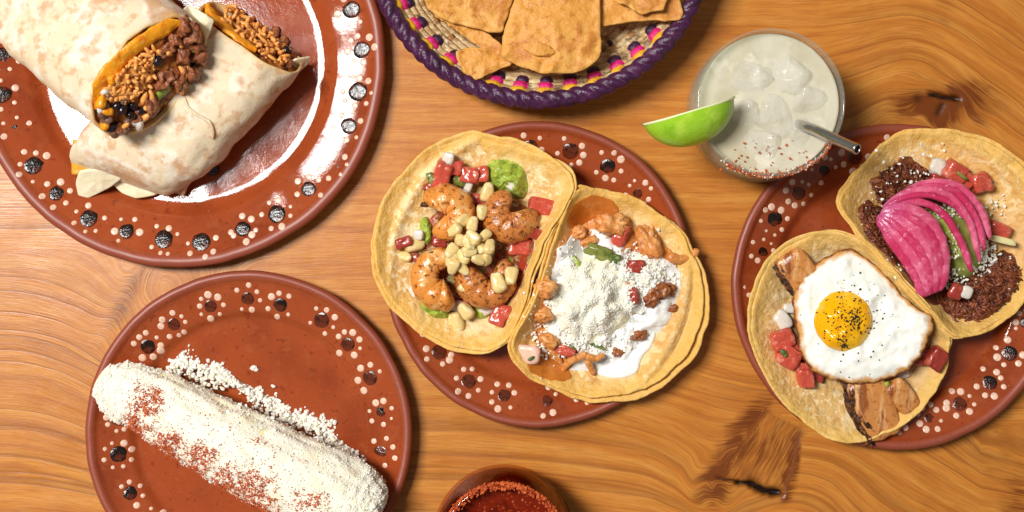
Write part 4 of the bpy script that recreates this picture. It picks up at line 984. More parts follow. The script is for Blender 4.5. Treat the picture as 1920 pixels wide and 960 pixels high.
V, F = crumbs_v(W(x, y, zt + r.uniform(0, 4, len(x))), r.uniform(1.0, 3.2, len(x)), 0, .4, 14)
tag(make('scattered_cheese_crumbs', V, F, MT['cotija'], None, smooth=False), 'white cheese crumbs sprinkled over the beef taco', 'cheese', kind='stuff')

# ------------------------------------------------------------------ burritos
class Loft:
    def __init__(s, secs, n_ax=40, m=72, ex=2.5, seed=0, noise=2.5):
        """secs: (px,py,z,w,h,(ux,uy photo dir),lean) ; lean = sine of the backward tilt of that section"""
        c = np.array([W(a[0], a[1], a[2]) for a in secs]); k = np.array([1 - a[2] / H for a in secs])
        w = np.array([a[3] for a in secs]) * k; h = np.array([a[4] for a in secs], float)
        u = np.array([(a[5][0], -a[5][1], 0) for a in secs], float); lean = np.array([a[6] for a in secs], float)
        allv = np.c_[c, w, h, u, lean]
        A = spline(allv, n_ax, closed=False)
        s.c, s.w, s.h = A[:, :3], np.maximum(A[:, 3], .5), np.maximum(A[:, 4], .5)
        s.u = A[:, 5:8] / np.linalg.norm(A[:, 5:8], axis=1, keepdims=True); s.lean = A[:, 8]
        T = np.gradient(s.c, axis=0); T[:, 2] = 0; T /= np.linalg.norm(T, axis=1, keepdims=True) + 1e-9
        s.fw = np.stack([-s.u[:, 1], s.u[:, 0], 0 * s.u[:, 0]], -1)
        s.fw *= np.sign((s.fw * T).sum(1, keepdims=True))
        s.v = np.sqrt(1 - s.lean[:, None] ** 2) * np.array([0, 0, 1.0]) - s.lean[:, None] * s.fw
        a = np.linspace(0, 2 * np.pi, m, endpoint=False)
        ca, sa = np.cos(a), np.sin(a)
        se = lambda q: np.sign(q) * np.abs(q) ** (2 / ex)
        s.X, s.Y = se(ca), se(sa); s.m = m; s.n = n_ax
        V = s.c[:, None] + s.u[:, None] * (s.w[:, None] * s.X)[..., None] + s.v[:, None] * (s.h[:, None] * s.Y)[..., None]
        N = (s.u[:, None] * s.X[None, :, None] + s.v[:, None] * s.Y[None, :, None])
        V = V + N * (noise * fbm(V, 60, 3, seed) + noise * .25 * fbm(V, 18, 2, seed + 2))[..., None]
        s.V = V
    def faces(s, n, m): 
        F = []
        for i in range(n - 1): F += [(i * m + j, i * m + (j + 1) % m, (i + 1) * m + (j + 1) % m, (i + 1) * m + j) for j in range(m)]
        return F
    def wrap(s, name, mat, parent, lip=.945, depth=16, minz=11):
        V = s.V.copy(); V[..., 2] = np.maximum(V[..., 2], minz)
        e = V[-1]; c = e.mean(0)
        n_out = np.cross(s.u[-1], s.v[-1]); n_out *= np.sign(n_out @ s.fw[-1])
        ring1 = c + (e - c) * lip
        ring0 = c + (e - c) * (.5 + lip / 2) + n_out * 1.0
        ring2 = c + (e - c) * (lip - .01) - n_out * depth
        A = np.concatenate([V, ring0[None], ring1[None], ring2[None]], 0)
        nn = len(A); F = s.faces(nn, s.m)
        P = A.reshape(-1, 3); P = np.vstack([P, V[0].mean(0)[None]]); k = len(P) - 1
        F += [(k, (j + 1) % s.m, j) for j in range(s.m)]
        rt = np.r_[np.repeat(np.linspace(0, 1, s.n), s.m) * .97, np.full(s.m, .985), np.full(2 * s.m, 1.0), 0]
        s.end, s.nout, s.ec = e, n_out, c
        return make(name, P, F, mat, parent, rt=rt)
    def cap(s, name, mat, parent, lip=.935, depth=12, dome=8, seed=0):
        n, m = s.n, s.m; rings = 18
        t = np.linspace(0, 1, rings + 1)[1:]
        G = np.vstack([s.ec[None], (s.ec + (s.end - s.ec)[None] * (t * lip)[:, None, None]).reshape(-1, 3)])
        T = np.r_[0, np.repeat(t, m)]
        G = G + s.nout * (-depth + dome * (1 - T ** 3) + 6 * fbm(G, 16, 3, seed) * (1 - T ** 6))[:, None]
        s.capo = -depth + dome
        return make(name, G, polar_faces(m, rings), mat, parent, rt=T)
    def face(s, px, py, out=0):
        """point of the cut plane that is seen at photo pixel px,py"""
        o = np.array([0, 0, H]); t = W(px, py, 0) - o
        k = ((s.ec + s.nout * out - o) @ s.nout) / (t @ s.nout)
        return o + t * k
def bits(name, loft, parent, mat, lst, size, k=2.0, amp=.1, sub=1, out=0, jit=1.0, rs=None):
    rs = rs or np.random.default_rng(3)
    for (x, y) in lst:
        V, F = lump_v(np.array(size) * rs.uniform(.8, 1.2), k, amp, .8, rs.random() * 30, sub)
        V = V @ rotm(*(rs.uniform(-3.1, 3.1, 3) * jit)).T
        p = loft.face(x, y, out + rs.uniform(-3, 4))
        make(name, V + p, F, mat, parent, origin=p)
def inpoly(px, py, poly):
    poly = np.asarray(poly); c = False; j = len(poly) - 1
    for i in range(len(poly)):
        if (poly[i][1] > py) != (poly[j][1] > py) and px < (poly[j][0] - poly[i][0]) * (py - poly[i][1]) / (poly[j][1] - poly[i][1]) + poly[i][0]: c = not c
        j = i
    return c
def scatter(poly, n, rs, mind=0):
    poly = np.asarray(poly, float); lo, hi = poly.min(0), poly.max(0); out = []
    tries = 0
    while len(out) < n and tries < n * 60:
        tries += 1
        p = rs.uniform(lo, hi)
        if inpoly(p[0], p[1], poly) and all((p[0] - q[0]) ** 2 + (p[1] - q[1]) ** 2 > mind ** 2 for q in out): out.append(tuple(p))
    return out
rs = np.random.default_rng(17)
# lower half, cut face at the far end
uB = (.82, .57)
bB = thing('burrito_half', 'flour tortilla burrito half lying flat underneath, with folded end', 'burrito', W(350, 200, 10), 'halves of the cut burrito')
LB = Loft([(222, 338, 34, 92, 15, (.95, .32), 0), (238, 318, 52, 106, 38, (.94, .34), 0), (275, 278, 66, 116, 54, (.90, .43), 0), (340, 208, 76, 116, 64, (.86, .51), 0), (410, 138, 80, 112, 68, (.83, .56), .15), (472, 70, 86, 110, 66, uB, .40)], ex=2.9, seed=3, noise=6.0)
LB.wrap('tortilla_wrap', MT['flour'], bB)
LB.cap('filling', MT['fill_base'], bB, seed=4)
ch = [(x, y) for x, y in zip(np.linspace(398, 478, 9), np.linspace(18, 78, 9))]
P = np.array([LB.face(x, y, 2) for x, y in [(386, 10), (402, 30), (425, 54), (452, 76), (480, 96)]])
P = spline(P, 30, False); V, F = tube_v(P, 13 * np.clip(np.minimum(np.linspace(0, 1, 30), np.linspace(1, 0, 30)) * 6, .2, 1), 6, 12, up=LB.nout)
V += (vnoise(V / 9.0) * 4 + vnoise(V / 4.0) * 2)[:, None] * LB.nout
make('melted_cheese', V, F, MT['cheese_melt'], bB)
bits('rice_grain', LB, bB, MT['rice'], scatter([(425, 5), (470, 30), (515, 70), (552, 115), (535, 122), (490, 102), (450, 70), (420, 40)], 110, rs, 4.2), (11.5, 4.2, 3.8), amp=.08, out=2, rs=rs)
bits('meat_chunk', LB, bB, MT['meat'], [(455, 8), (480, 22), (505, 45), (530, 80), (545, 105), (515, 62), (490, 32), (540, 118)], (12, 9, 8), k=3, amp=.25, sub=2, out=-2, rs=rs)
bits('black_bean', LB, bB, MT['bean'], [(486, 30), (538, 96)], (11, 8, 7), sub=2, out=2, amp=.04, rs=rs)
# folded end flaps of the lower half
def flap(name, pts, zs, th, mat, parent, ctr=None, bz=1.5, seed=0):
    P = np.c_[np.asarray(pts, float), np.asarray(zs, float)]
    O = polyline(P, 72); 
    for _ in range(2): O = (np.roll(O, 1, 0) + 2 * O + np.roll(O, -1, 0)) / 4
    c = O.mean(0) if ctr is None else np.array(ctr, float)
    rings = 10; t = np.linspace(0, 1, rings + 1)[1:]
    G = np.vstack([c[None], (c + (O[None] - c) * t[:, None, None]).reshape(-1, 3)]); T = np.r_[0, np.repeat(t, 72)]
    z = G[:, 2] + bz * fbm(np.c_[G[:, :2], 0 * T], 20, 3, seed)
    V, F, rt = thick_polar(W(G[:, 0], G[:, 1], z), 72, rings, th, T)
    return make(name, V, F, mat, parent, rt=rt * .5)
flap('folded_flap', [(150, 322), (185, 318), (232, 332), (205, 352), (165, 372), (148, 371), (142, 345)], [60, 66, 60, 40, 26, 26, 40], 6, MT['flour_pale'], bB, seed=1)
flap('folded_flap', [(208, 342), (240, 338), (300, 345), (306, 356), (290, 366), (255, 372), (228, 362)], [34, 38, 38, 30, 26, 26, 28], 6, MT['flour_pale'], bB, seed=2)
flap('cheese_stained_corner', [(134, 292), (136, 262), (160, 282), (192, 318), (160, 326), (134, 328)], [52, 78, 84, 66, 50, 44], 6, M('cheese_stained_tortilla', C(226, 162, 52), .4, mix=[(60, C(240, 214, 160), .5, .72, .8)], sss=.15, sscale=.003), bB, seed=3)
flap('folded_tip', [(285, 330), (330, 300), (362, 318), (344, 368), (330, 362), (305, 345)], [56, 70, 60, 26, 28, 38], 6, MT['flour'], bB, seed=4)
flap('cut_corner', [(540, 122), (556, 112), (582, 108), (578, 120), (556, 140), (546, 138)], [66, 70, 52, 40, 46, 54], 5, MT['flour'], bB, seed=6)
# a thin edge where the wrap overlaps itself
P = np.array([(346, 182), (352, 200), (368, 214), (392, 228), (400, 246), (398, 262)], float)
def topz(l, x, y):
    Q = PX(l.V.reshape(-1, 3)); d = (Q[:, 0] - x) ** 2 + (Q[:, 1] - y) ** 2
    k = np.argsort(d)[:8]; return l.V.reshape(-1, 3)[k, 2].max()
PP = np.array([(x, y, topz(LB, x, y) + .5) for x, y in P])
strand('overlap_edge', PP, 3.2, 2.4, MT['flour'], n=30, parent=bB, m=8)
# upper half, cut face toward the viewer
bA = thing('burrito_half', 'flour tortilla burrito half on top with rice and meat showing', 'burrito', W(180, 60, 10), 'halves of the cut burrito')
uA = (-.66, .75)
LA = Loft([(48, -66, 92, 100, 20, uA, 0), (66, -48, 98, 126, 50, uA, 0), (100, -16, 112, 136, 70, uA, 0), (160, 40, 142, 140, 78, uA, .1), (225, 98, 172, 140, 80, uA, .35), (281, 146, 196, 136, 80, uA, .66)], ex=2.2, seed=9, noise=6.0)
LA.wrap('tortilla_wrap', MT['flour'], bA, lip=.95, depth=14, minz=14)
LA.cap('filling', MT['fill_base'], bA, seed=7, depth=8, dome=12)
P = np.array([LA.face(x, y, 1) for x, y in [(180, 205), (187, 165), (206, 134), (240, 100), (280, 70), (318, 48), (342, 40)]])
P = spline(P, 40, False); V, F = tube_v(P, 15 * np.clip(np.minimum(np.linspace(0, 1, 40), np.linspace(1, 0, 40)) * 6, .2, 1), 4.5, 12, up=LA.nout)
V += (vnoise(V / 9.0) * 4 + vnoise(V / 4.0) * 2)[:, None] * LA.nout
make('melted_cheese', V, F, MT['cheese_melt'], bA)
bits('rice_grain', LA, bA, MT['rice'], scatter([(198, 172), (222, 138), (255, 108), (290, 90), (290, 140), (270, 172), (232, 190), (205, 190)], 130, rs, 4.2), (12, 4.2, 3.8), amp=.08, out=4, rs=rs)
bits('meat_chunk', LA, bA, MT['meat'], [(345, 50), (360, 60), (330, 76), (352, 84), (312, 92), (340, 106), (322, 140), (345, 130), (366, 108), (372, 92), (362, 140), (305, 150), (330, 152), (280, 195), (258, 222), (222, 242)], (17, 12.5, 11), k=4, amp=.34, sub=3, out=3, rs=rs)
bits('rice_grain', LA, bA, MT['rice'], [(332, 78), (340, 86), (350, 128), (345, 135), (335, 165), (270, 185), (276, 200), (258, 232), (270, 222), (235, 236), (284, 180), (318, 100), (302, 100), (340, 170)], (13, 5.5, 5), amp=.1, out=9, rs=rs)
bits('black_bean', LA, bA, MT['bean'], [(295, 112), (218, 198), (230, 205), (250, 200), (262, 208), (278, 216), (246, 216), (210, 240)], (11.5, 8, 7), sub=2, out=6, amp=.08, rs=rs)
bits('brown_bean', LA, bA, MT['pinto'], [(232, 186), (205, 178), (198, 196), (192, 215), (240, 225), (200, 225), (285, 210), (215, 250), (236, 246)], (13, 9, 8), sub=2, out=3, amp=.08, rs=rs)
bits('onion_piece', LA, bA, MT['onion'], [(198, 172), (250, 228), (262, 232), (230, 246), (188, 205)], (11, 9, 6), k=3, sub=2, out=4, amp=.1, rs=rs)
bits('cheese_lump', LA, bA, MT['cheese_melt'], [(190, 190), (200, 210), (336, 164), (210, 150), (196, 235)], (12, 9, 7), k=3, sub=2, out=4, amp=.15, rs=rs)
bits('guacamole_lump', LA, bA, MT['guac'], [(300, 172), (312, 165), (368, 52), (360, 90)], (13, 11, 8), sub=2, out=-2, amp=.25, rs=rs)
flap('torn_edge', [(352, 10), (375, 22), (402, 38), (394, 58), (382, 88), (374, 108), (370, 80), (374, 52), (360, 34), (340, 26)], [180, 184, 176, 168, 160, 150, 178, 196, 210, 208], 5, MT['flour_pale'], bA, seed=8, bz=2.5)
b = lump('black_bean', 392, 314, 19, (20, 14, 11), MT['bean'], (0, 0, 25), amp=.05, sub=3)
tag(b, 'loose black bean dropped beside the folded burrito end', 'bean')

# ------------------------------------------------------------------ cheese covered corn cob
el = thing('corn_cob', 'corn cob coated in crumbled white cheese and chili powder', 'corn', W(450, 850, 10))
uE = (-.47, .88)
LE = Loft([(186, 711, 52, 20, 18, uE, 0), (200, 716, 54, 32, 30, uE, 0), (228, 729, 60, 46, 44, uE, 0), (275, 749, 68, 56, 54, uE, 0), (380, 803, 76, 66, 62, uE, 0), (491, 862, 80, 74, 68, uE, 0), (620, 930, 82, 80, 70, uE, 0), (672, 958, 80, 74, 64, uE, 0), (700, 973, 82, 52, 50, uE, 0), (708, 977, 80, 20, 20, uE, 0)], n_ax=90, m=96, ex=2.0, seed=21, noise=2.5)
# kernel rows
s_ax = np.arange(LE.n)[:, None]; s_an = np.arange(LE.m)[None]
ker = np.abs(np.sin(s_ax * .9)) ** .5 * np.abs(np.sin(s_an / LE.m * np.pi * 14)) ** .5
LE.V = LE.V + (LE.V - LE.c[:, None]) / (np.linalg.norm(LE.V - LE.c[:, None], axis=-1, keepdims=True) + 1) * (4 * ker)[..., None]
LE.V[..., 2] = np.maximum(LE.V[..., 2], 11)
P = np.vstack([LE.V.reshape(-1, 3), LE.V[0].mean(0), LE.V[-1].mean(0)]); F = LE.faces(LE.n, LE.m); k = LE.n * LE.m
F += [(k, (j + 1) % LE.m, j) for j in range(LE.m)] + [(k + 1, (LE.n - 1) * LE.m + j, (LE.n - 1) * LE.m + (j + 1) % LE.m) for j in range(LE.m)]
make('cob', P, F, MT['cob'], el)
# cheese layer: lumpy shell on the upper side
i0, i1 = 4, LE.n - 6
G = LE.V[i0:i1, 2:47]      # angles a bit over the sky-facing half
nrm = G - LE.c[i0:i1, None]; nrm /= np.linalg.norm(nrm, axis=-1, keepdims=True)
G2 = G + nrm * (3.5 + 3.5 * fbm(G, 14, 3, 5) + 1.5 * fbm(G, 5, 2, 6))[..., None]
a_, b_ = G2.shape[:2]
Fc = [(i * b_ + j, i * b_ + j + 1, (i + 1) * b_ + j + 1, (i + 1) * b_ + j) for i in range(a_ - 1) for j in range(b_ - 1)]
make('cheese_coat', G2.reshape(-1, 3), Fc, MT['cotija_base'], el)
def cob_points(n, smin=.03, smax=.97, amin=0.02, amax=.50, rs=rs):
    i = rs.uniform(smin, smax, n) * (LE.n - 2); j = rs.uniform(amin, amax, n) * LE.m
    i0 = i.astype(int); j0 = j.astype(int) % LE.m; fi = (i - i0)[:, None]; fj = (j - j.astype(int))[:, None]; j1 = (j0 + 1) % LE.m
    p = (LE.V[i0, j0] * (1 - fi) * (1 - fj) + LE.V[i0 + 1, j0] * fi * (1 - fj) + LE.V[i0, j1] * (1 - fi) * fj + LE.V[i0 + 1, j1] * fi * fj)
    nn = p - LE.c[i0]; nn /= np.linalg.norm(nn, axis=-1, keepdims=True)
    return p, nn
p, nn = cob_points(13000, .05, .97)
def coat_h(p): return 3.5 + 3.5 * fbm(p, 14, 3, 5) + 1.5 * fbm(p, 5, 2, 6)
V, F = crumbs_v(p + nn * (coat_h(p) + rs.uniform(-.8, 1.2, len(p)))[:, None], rs.uniform(.5, 1.35, len(p)) * np.where(rs.random(len(p)) < .04, rs.uniform(1.6, 3, len(p)), 1), 0, .45, 31)
tag(make('cheese_crumbs', V, F, MT['cotija'], el, smooth=False), kind='stuff')
# chili powder in patches along the near side
p, nn = cob_points(110000, amin=.02, amax=.5)
q = PX(p)
t_along = ((q - np.array([240, 740])) @ np.array([.88, .47])) / 480; off = (q - np.array([240, 740])) @ np.array([-.47, .88])
w_ = np.zeros(len(p))
for x, y, sx, sy, am in [(255, 800, 13, 24, 1.0), (275, 768, 18, 26, .9), (292, 745, 12, 14, .6), (315, 832, 22, 20, 1.0), (330, 815, 10, 10, .5), (375, 868, 16, 14, .45), (380, 848, 26, 16, .5), (430, 905, 24, 22, .9), (480, 918, 28, 30, 1.0), (495, 935, 22, 20, .9), (430, 880, 14, 14, .35), (580, 940, 26, 14, .55), (560, 905, 50, 30, .03), (400, 780, 60, 30, .012), (455, 860, 80, 40, .02), (480, 830, 10, 8, .25), (560, 935, 14, 12, .3)]:
    w_ = np.maximum(w_, am * np.exp(-((q[:, 0] - x) / sx) ** 2 - ((q[:, 1] - y) / sy) ** 2))
w_ *= np.clip(.55 + .7 * fbm(p, 9, 3, 9), 0, 1)
keep = rs.random(len(p)) < w_ * 3.2
p, nn = p[keep], nn[keep]
V, F = crumbs_v(p + nn * (coat_h(p) + 1.0 + rs.uniform(-.8, 1.0, len(p)))[:, None], rs.uniform(.5, 1.3, len(p)), 0, .4, 33)
tag(make('chili_powder', V, F, MT['chili'], el, smooth=False), kind='stuff')
# crumbs fallen beside it
line = spline([(318, 690), (350, 690), (400, 705), (440, 718), (500, 758), (545, 788), (600, 812), (650, 850), (690, 890)], 200, False)
ii = rs.integers(0, 200, 1500); ext = np.abs(rs.normal(0, 1, 1500)); ext = np.where(rs.random(1500) < .3, rs.normal(-1.0, .8, 1500), ext)
wd = 10 + 5 * np.sin(ii / 17.0) + 4 * np.sin(ii / 7.0)
x = line[ii, 0] + .47 * ext * wd * .8 + rs.normal(0, 3, 1500); y = line[ii, 1] - .88 * ext * wd * .8 + rs.normal(0, 3, 1500)
x = np.r_[x, [480, 472, 476, 482, 512, 622, 628, 616, 570, 610]]; y = np.r_[y, [694, 690, 690, 692, 724, 788, 792, 790, 812, 800]]
sz = rs.uniform(1.6, 4.2, len(x)); sz[-10:] = rs.uniform(2.2, 5, 10)
zp = plate_top_z('B', W(x, y, 12))
V, F = crumbs_v(W(x, y, zp + sz * .5 + np.clip(14 - 14 * np.r_[ext, np.full(10, 5.0)], 0, 18) * rs.random(len(x))), sz, 1, .45, 35)
tag(make('fallen_cheese_crumbs', V, F, MT['cotija'], None, smooth=False), 'white cheese crumbs fallen on the plate along the corn cob', 'cheese', kind='stuff')

# ------------------------------------------------------------------ basket of chips
bc = W(1012, -129, 95); bR = 306
bk = thing('woven_basket', 'round palm basket with a twisted purple rim holding chips', 'basket', (bc[0], bc[1], 0))
def ringtube(name, r, z, tr, mat, parent, n=180, m=12, a0=0, a1=360, twist=0, ta=0, jit=0, seed=0, squash=1):
    closed = a1 - a0 >= 360
    a = np.radians(np.linspace(a0, a1, n, endpoint=not closed))
    ph = np.linspace(0, 2 * np.pi, m, endpoint=False)
    A, PH = np.meshgrid(a, ph, indexing='ij')
    rad = tr * (1 + ta * np.abs(np.sin(twist * A / 2 + PH * 1.5)) - ta / 2) + jit * fbm(np.stack([np.cos(A) * 30, np.sin(A) * 30, PH], -1), 1.0, 2, seed)
    if not closed:
        e = np.clip(np.minimum(np.arange(n), np.arange(n)[::-1]) * .6, .25, 1)[:, None] ** .5; rad = rad * e
    V = np.stack([bc[0] + (r + rad * np.cos(PH)) * np.cos(A), bc[1] + (r + rad * np.cos(PH)) * np.sin(A), z + squash * rad * np.sin(PH)], -1).reshape(-1, 3)
    F = []
    for i in range(n if closed else n - 1):
        i2 = (i + 1) % n
        F += [(i * m + j, i2 * m + j, i2 * m + (j + 1) % m, i * m + (j + 1) % m) for j in range(m)]
    at = (twist * A / (2 * np.pi) + PH * 1.5 / np.pi)
    return make(name, V, F, mat, parent, origin=(bc[0], bc[1], z), rt=(at % 1.0).ravel() if not twist else np.abs(np.sin(twist * A / 2 + PH * 1.5)).ravel())
MT['rim'] = M('twisted_purple_raffia', C(66, 24, 62), .28, mix=[(120, C(92, 44, 84), .5, .7, .7), (40, C(44, 16, 44), .5, .7, .7)], rtmix=[(.13, .02, C(170, 120, 110), 120, .16, .85)], bump=[(500, .0012, .6)], spec=.6)
ringtube('rim', bR, 96, 15, MT['rim'], bk, n=1500, m=28, twist=74, ta=.26, jit=.8)
rows = []
r_, z_ = bR - 14, 84.0
while r_ > 20:
    rows.append((r_, z_))
    sl = 8.5 if z_ > 14 else 0
    z_ = max(12, z_ - sl); r_ -= 10.5 if sl else 15
for i, (r0_, z0_) in enumerate(rows):
    ringtube('straw_coil', r0_, z0_, 8.2, MT['straw'], bk, n=260, m=8, jit=1.6, seed=i, twist=0)
for i, deg in enumerate(np.arange(188, 356, 9.3)):
    for row, mk, wdt in ((0, 'w_yellow', 3.1), (1, 'w_pink', 3.1), (2, 'w_purple', 2.8)):
        r0_, z0_ = rows[row]
        ringtube('colour_stitch', r0_, z0_ + 1.5, 11.2, MT[mk], bk, n=8, m=8, a0=deg - wdt + row * .5, a1=deg + wdt + row * .5, jit=.6, seed=i)
    for row, mk in ((4, 'straw_brown'), (6, 'straw_brown'), (5, 'w_purple')):
        if row == 5 and i % 3: continue
        r0_, z0_ = rows[row]
        ringtube('straw_stitch', r0_, z0_, 9.6, MT[mk], bk, n=7, m=8, a0=deg + 4.0 - 2.2, a1=deg + 4.0 + 2.2, jit=.8, seed=i + 50)
gch_ = 'tortilla chips in the basket'
def chip(pts, zc, slope, curve, label, seed, bz=2.5):
    P = np.asarray(pts, float)
    c = P.mean(0)
    O = polyline(P, 120)
    for _ in range(2): O = (np.roll(O, 1, 0) + 2 * O + np.roll(O, -1, 0)) / 4
    zf = lambda x, y, t: zc + slope[0] * (x - c[0]) + slope[1] * (y - c[1]) + curve[0] * ((x - c[0]) / 80) ** 2 + curve[1] * ((y - c[1]) / 80) ** 2
    o, _ = sheet('tortilla_chip', O, zf, 5.5, MT['chip'], n=120, rings=22, bumpz=bz, bscale=30, seed=seed, wob=1.2, fine=.5)
    return tag(o, label, 'chip', gch_)
chip([(800, -80), (965, -70), (962, 0), (940, 62), (900, 54), (830, 36), (800, 14), (792, -10)], 116, (-.08, -.10), (4, 6), 'wide chip behind the big front chip, on the plate side', 3)
chip([(812, 26), (850, 34), (900, 54), (938, 82), (962, 120), (948, 121), (905, 92), (868, 62)], 100, (.04, -.12), (0, 0), 'narrow chip edge showing under the wide chip', 4)
chip([(857, 96), (880, 88), (912, 90), (962, 117), (940, 128), (888, 152), (872, 136), (858, 108)], 104, (-.06, .04), (8, -8), 'smallest curled chip resting on the purple rim', 5)
chip([(1000, -90), (1125, -80), (1124, 0), (1126, 104), (1098, 130), (1062, 138), (1015, 136), (958, 118), (938, 106), (945, 60), (962, 10), (975, -30)], 138, (.03, .06), (-8, -5), 'largest chip in front, with a blister near its corner', 6, 3.2)
chip([(1120, -40), (1200, -60), (1268, -30), (1280, 26), (1270, 38), (1222, 36), (1170, 42), (1128, 48)], 112, (.02, .02), (3, 5), 'broad chip reaching toward the glass side of the basket', 7)
chip([(1150, -60), (1230, -50), (1252, -6), (1244, 16), (1204, 26), (1170, 8), (1142, -10)], 130, (.05, .12), (5, 2), 'folded chip lying on the broad chip', 8, 4)
b1 = lump('blister', 1010, 92, 143, (27, 13, 5), MT['chip'], (0, 4, 12), amp=.2, sub=3)
tag(b1, 'raised blister flake on the largest chip', 'chip')

# ------------------------------------------------------------------ drinks
def tumbler(px, py, zr, rr, prof, label, gm='glass'):
    ax = W(px, py, zr); c = np.array([ax[0], ax[1], 0])
    root = thing('drinking_glass', label, 'glass', c, 'tumblers on the table')
    out = [(0, 0.3)] + [(a * rr, b * zr) for a, b in prof]
    th = 5.0
    inn = [(a * rr - th, max(b * zr, 26)) for a, b in reversed(prof[1:])] + [(0, 24)]
    O = np.array(out); lipr = O[-1, 0] - th / 2
    pr = out + [(lipr + 1.8, zr + 2.2), (lipr - 1.8, zr + 2.2)] + inn
    V, F = lathe_v(pr, c[0], c[1], 96)
    make('glass_wall', V, F, MT[gm], root, origin=c)
    return root, c
prof = [(.78, 0.3 / 230), (.86, .02), (.93, .10), (.99, .25), (1.03, .45), (1.03, .65), (1.01, .85), (1.0, 1.0)]
rr1 = 139 * (1 - 225 / H)
g1_, c1_ = tumbler(1446, 192, 225, rr1, prof, 'clear tumbler of pale drink with chili salted rim')
def liquid(name, c, rr, zr, level, prof, mat, label):
    pr = [(0, 27)] + [(a * rr - 5.8, max(b * zr, 27)) for a, b in prof[1:] if b * zr < level] 
    rl = np.interp(level / zr, [b for a, b in prof], [a for a, b in prof]) * rr - 5.8
    pr += [(rl, level - 3), (rl - 1.5, level)] + [(rl * f, level - 2 * (1 - f)) for f in np.linspace(.96, .08, 20)] + [(0, level - 2)]
    V, F = lathe_v(pr, c[0], c[1], 96)
    top = V[:, 2] > level - 6
    V[top, 2] += 1.2 * fbm(V[top], 26, 2, 4)
    return tag(make(name, V, F, mat, None, origin=(c[0], c[1], 27)), label, 'drink')
liquid('margarita', c1_, rr1, 225, 200, prof, MT['margarita'], 'cloudy pale lime drink filling the clear tumbler')
gi = 'ice cubes in the pale drink'
ctr1 = np.array([1440, 193])
for x, y, s, rx, ry, rz, lb in [
    (1408, 150, 34, 25, 10, 20, 'ice cube floating toward the basket side of the drink'),
    (1478, 140, 36, 15, -20, 50, 'ice cube floating at the far side of the drink'),
    (1516, 190, 32, 30, 20, 10, 'ice cube floating above the steel straw'),
    (1395, 215, 30, 10, 25, 70, 'ice cube floating beside the lime wedge'),
    (1455, 220, 36, -20, 15, 35, 'ice cube floating in the middle of the drink'),
    (1430, 272, 32, 20, -15, 10, 'ice cube floating near the chili salted rim'),
    (1500, 250, 28, -15, 20, 60, 'ice cube floating against the steel straw')]:
    tag(lump('ice_cube', x, y, 190, (s * .95, s * .85, s * .55), MT['ice'], (rx, ry, rz), k=4, amp=.16, nscale=.7, sub=3), lb, 'ice', gi)
# chili salt on the rim (near side)
def rimsalt(c, rr, zr, a0, a1, n, mat, parent, spread=7, seed=1, smax=2.6, low=30):
    q = np.random.default_rng(seed); a = np.radians(q.uniform(a0, a1, n)); dz = np.abs(q.normal(0, low, n))
    rad = rr - 3.5 + np.where(dz < 4, q.normal(0, 3.2, n), 4.2)
    z = zr + 2 - dz
    sz = q.uniform(.8, smax, n)
    V, F = crumbs_v(np.stack([c[0] + rad * np.cos(a), c[1] + rad * np.sin(a), z], -1), sz, 0, .4, seed)
    tag(make('chili_salt_rim', V, F, mat, parent, smooth=False), kind='stuff')
rimsalt(c1_, rr1, 225, -125, -30, 420, MT['chili'], g1_, seed=2, low=16)
rimsalt(c1_, rr1, 225, -130, -25, 260, MT['cotija'], g1_, seed=3, smax=1.8, low=22)
q = np.random.default_rng(8); n_ = 46
x, y = q.normal(1450, 40, n_), q.normal(285, 18, n_)
V, F = crumbs_v(W(x, y, 203 + 0 * x), q.uniform(.8, 2.2, n_), 0, .4, 8)
tag(make('chili_flecks', V, F, MT['chili'], None, smooth=False), 'red chili flecks floating on the pale drink', 'chili', kind='stuff')
# steel straw
st = thing('steel_straw', 'bent steel straw leaning out of the pale drink', 'straw', W(1470, 222, 120))
Pst = spline([(1440, 208, 70), (1495, 232, 190), (1530, 244, 232), (1570, 263, 268), (1608, 280, 300)], 40, False)
Pst = W(Pst[:, 0], Pst[:, 1], Pst[:, 2])
V, F = tube_v(Pst, 9.2, None, 20); F = [f for f in F if len(f) == 4]
n0 = len(V); V2, F2 = tube_v(Pst, 7.4, None, 20); F2 = [tuple(reversed([k + n0 for k in f])) for f in F2 if len(f) == 4]
m = 20; a = (len(Pst) - 1) * m
make('tube', np.vstack([V, V2]), F + F2 + [(a + j, a + (j + 1) % m, n0 + a + (j + 1) % m, n0 + a + j) for j in range(m)], MT['steel'], st)
V, F = tube_v(Pst[:-2], 7.2, None, 16); make('bore_shade_rod', V, F, MT['bore_shade'], st)  # near-black filler rod stands for the shade inside the open tube
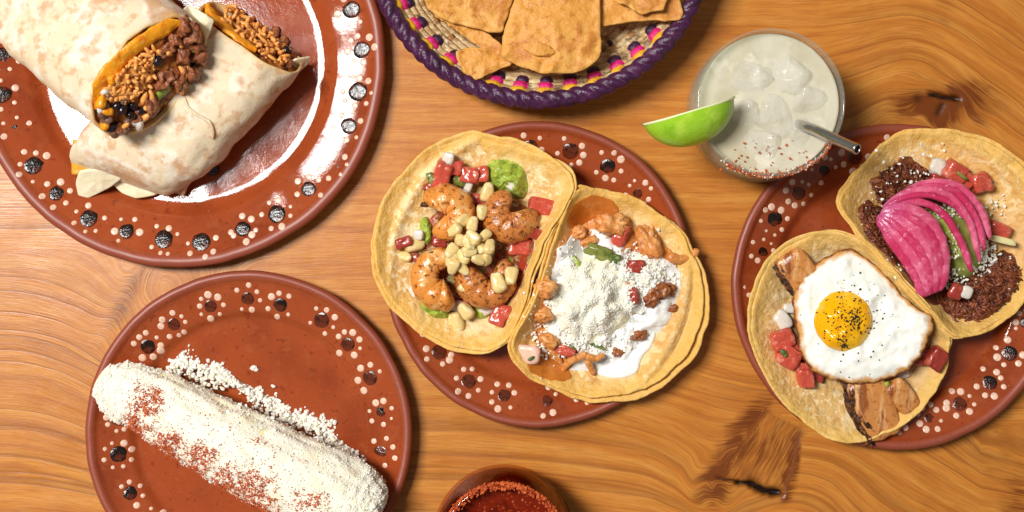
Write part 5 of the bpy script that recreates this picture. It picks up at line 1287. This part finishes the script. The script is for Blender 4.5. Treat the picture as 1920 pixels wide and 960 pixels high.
# lime wedge on the rim
lw = thing('lime_wedge', 'bright green lime wedge hooked on the glass rim', 'lime', W(1300, 245, 200))
A0, A1 = W(1209, 246, 232), W(1380, 195, 246)
ax = A1 - A0; Lh = np.linalg.norm(ax) / 2; ax /= np.linalg.norm(ax); mid = (A0 + A1) / 2
e1 = np.cross(ax, np.array([0, 0, 1.0])); e1 /= np.linalg.norm(e1)
if e1[1] > 0: e1 = -e1
e2 = np.cross(e1, ax); e2 *= np.sign(e2[2])
s_ = np.linspace(-1, 1, 41); psi = np.radians(np.linspace(-12, 84, 26))
rad = 60 * np.clip(1 - np.abs(s_) ** 2.3, 0, 1) ** .62
SK = mid + ax * (s_ * Lh)[:, None, None] + (e1 * np.cos(psi)[:, None] + e2 * np.sin(psi)[:, None])[None] * rad[:, None, None] - e1 * 12
SK = SK.reshape(-1, 3); nb = len(psi)
F = [(i * nb + j, i * nb + j + 1, (i + 1) * nb + j + 1, (i + 1) * nb + j) for i in range(40) for j in range(nb - 1)]
make('peel', SK, F, MT['lime'], lw)
G = SK.reshape(41, nb, 3); AX = mid + ax * (s_ * Lh)[:, None] - e1 * 12
Vs = []; Fs = []
for col in (0, nb - 1):
    strip = np.stack([AX + (G[:, col] - AX) * f + 3.0 * np.sin(f * 9)[None] * 0 for f in np.linspace(0, .985, 8)], 1)
    b0 = sum(len(v) for v in Vs); Vs.append(strip.reshape(-1, 3))
    Fs += [(b0 + i * 8 + j, b0 + i * 8 + j + 1, b0 + (i + 1) * 8 + j + 1, b0 + (i + 1) * 8 + j) for i in range(40) for j in range(7)]
make('flesh', np.vstack(Vs), Fs, MT['lime_flesh'], lw)
edge = G[:, -1] + (AX - G[:, -1]) * .04
V, F = tube_v(edge, 2.4, None, 8); make('pith', V, F, M('lime_pith', C(226, 230, 180), .4), lw)

# red drink at the bottom edge
prof2 = [(.80, .3 / 200), (.92, .02), (1.05, .12), (1.14, .28), (1.17, .45), (1.13, .65), (1.05, .85), (1.0, 1.0)]
rr2 = 118 * (1 - 200 / H)
g2_, c2_ = tumbler(944, 1026, 200, rr2, prof2, 'rounded glass of dark red drink with chili crusted rim', 'glass_red')
liquid('red_drink', c2_, rr2, 200, 168, prof2, MT['michelada'], 'dark red spiced drink filling the rounded glass')
rimsalt(c2_, rr2, 200, 10, 175, 1500, MT['chili'], g2_, seed=5, low=9, smax=3.0)
q = np.random.default_rng(11); n_ = 60; a = q.uniform(0, 3.14, n_); rr_ = np.sqrt(q.random(n_)) * (rr2 - 16)
V, F = crumbs_v(np.stack([c2_[0] + rr_ * np.cos(a), c2_[1] + rr_ * np.sin(a), 0 * a + 167.5], -1), q.uniform(.8, 3.0, n_), 1, .2, 12)
tag(make('drink_bubbles', V, F, M('spice_bubbles', C(176, 84, 50), .08), None), 'small glossy bubbles on the dark red drink', 'bubbles', kind='stuff')
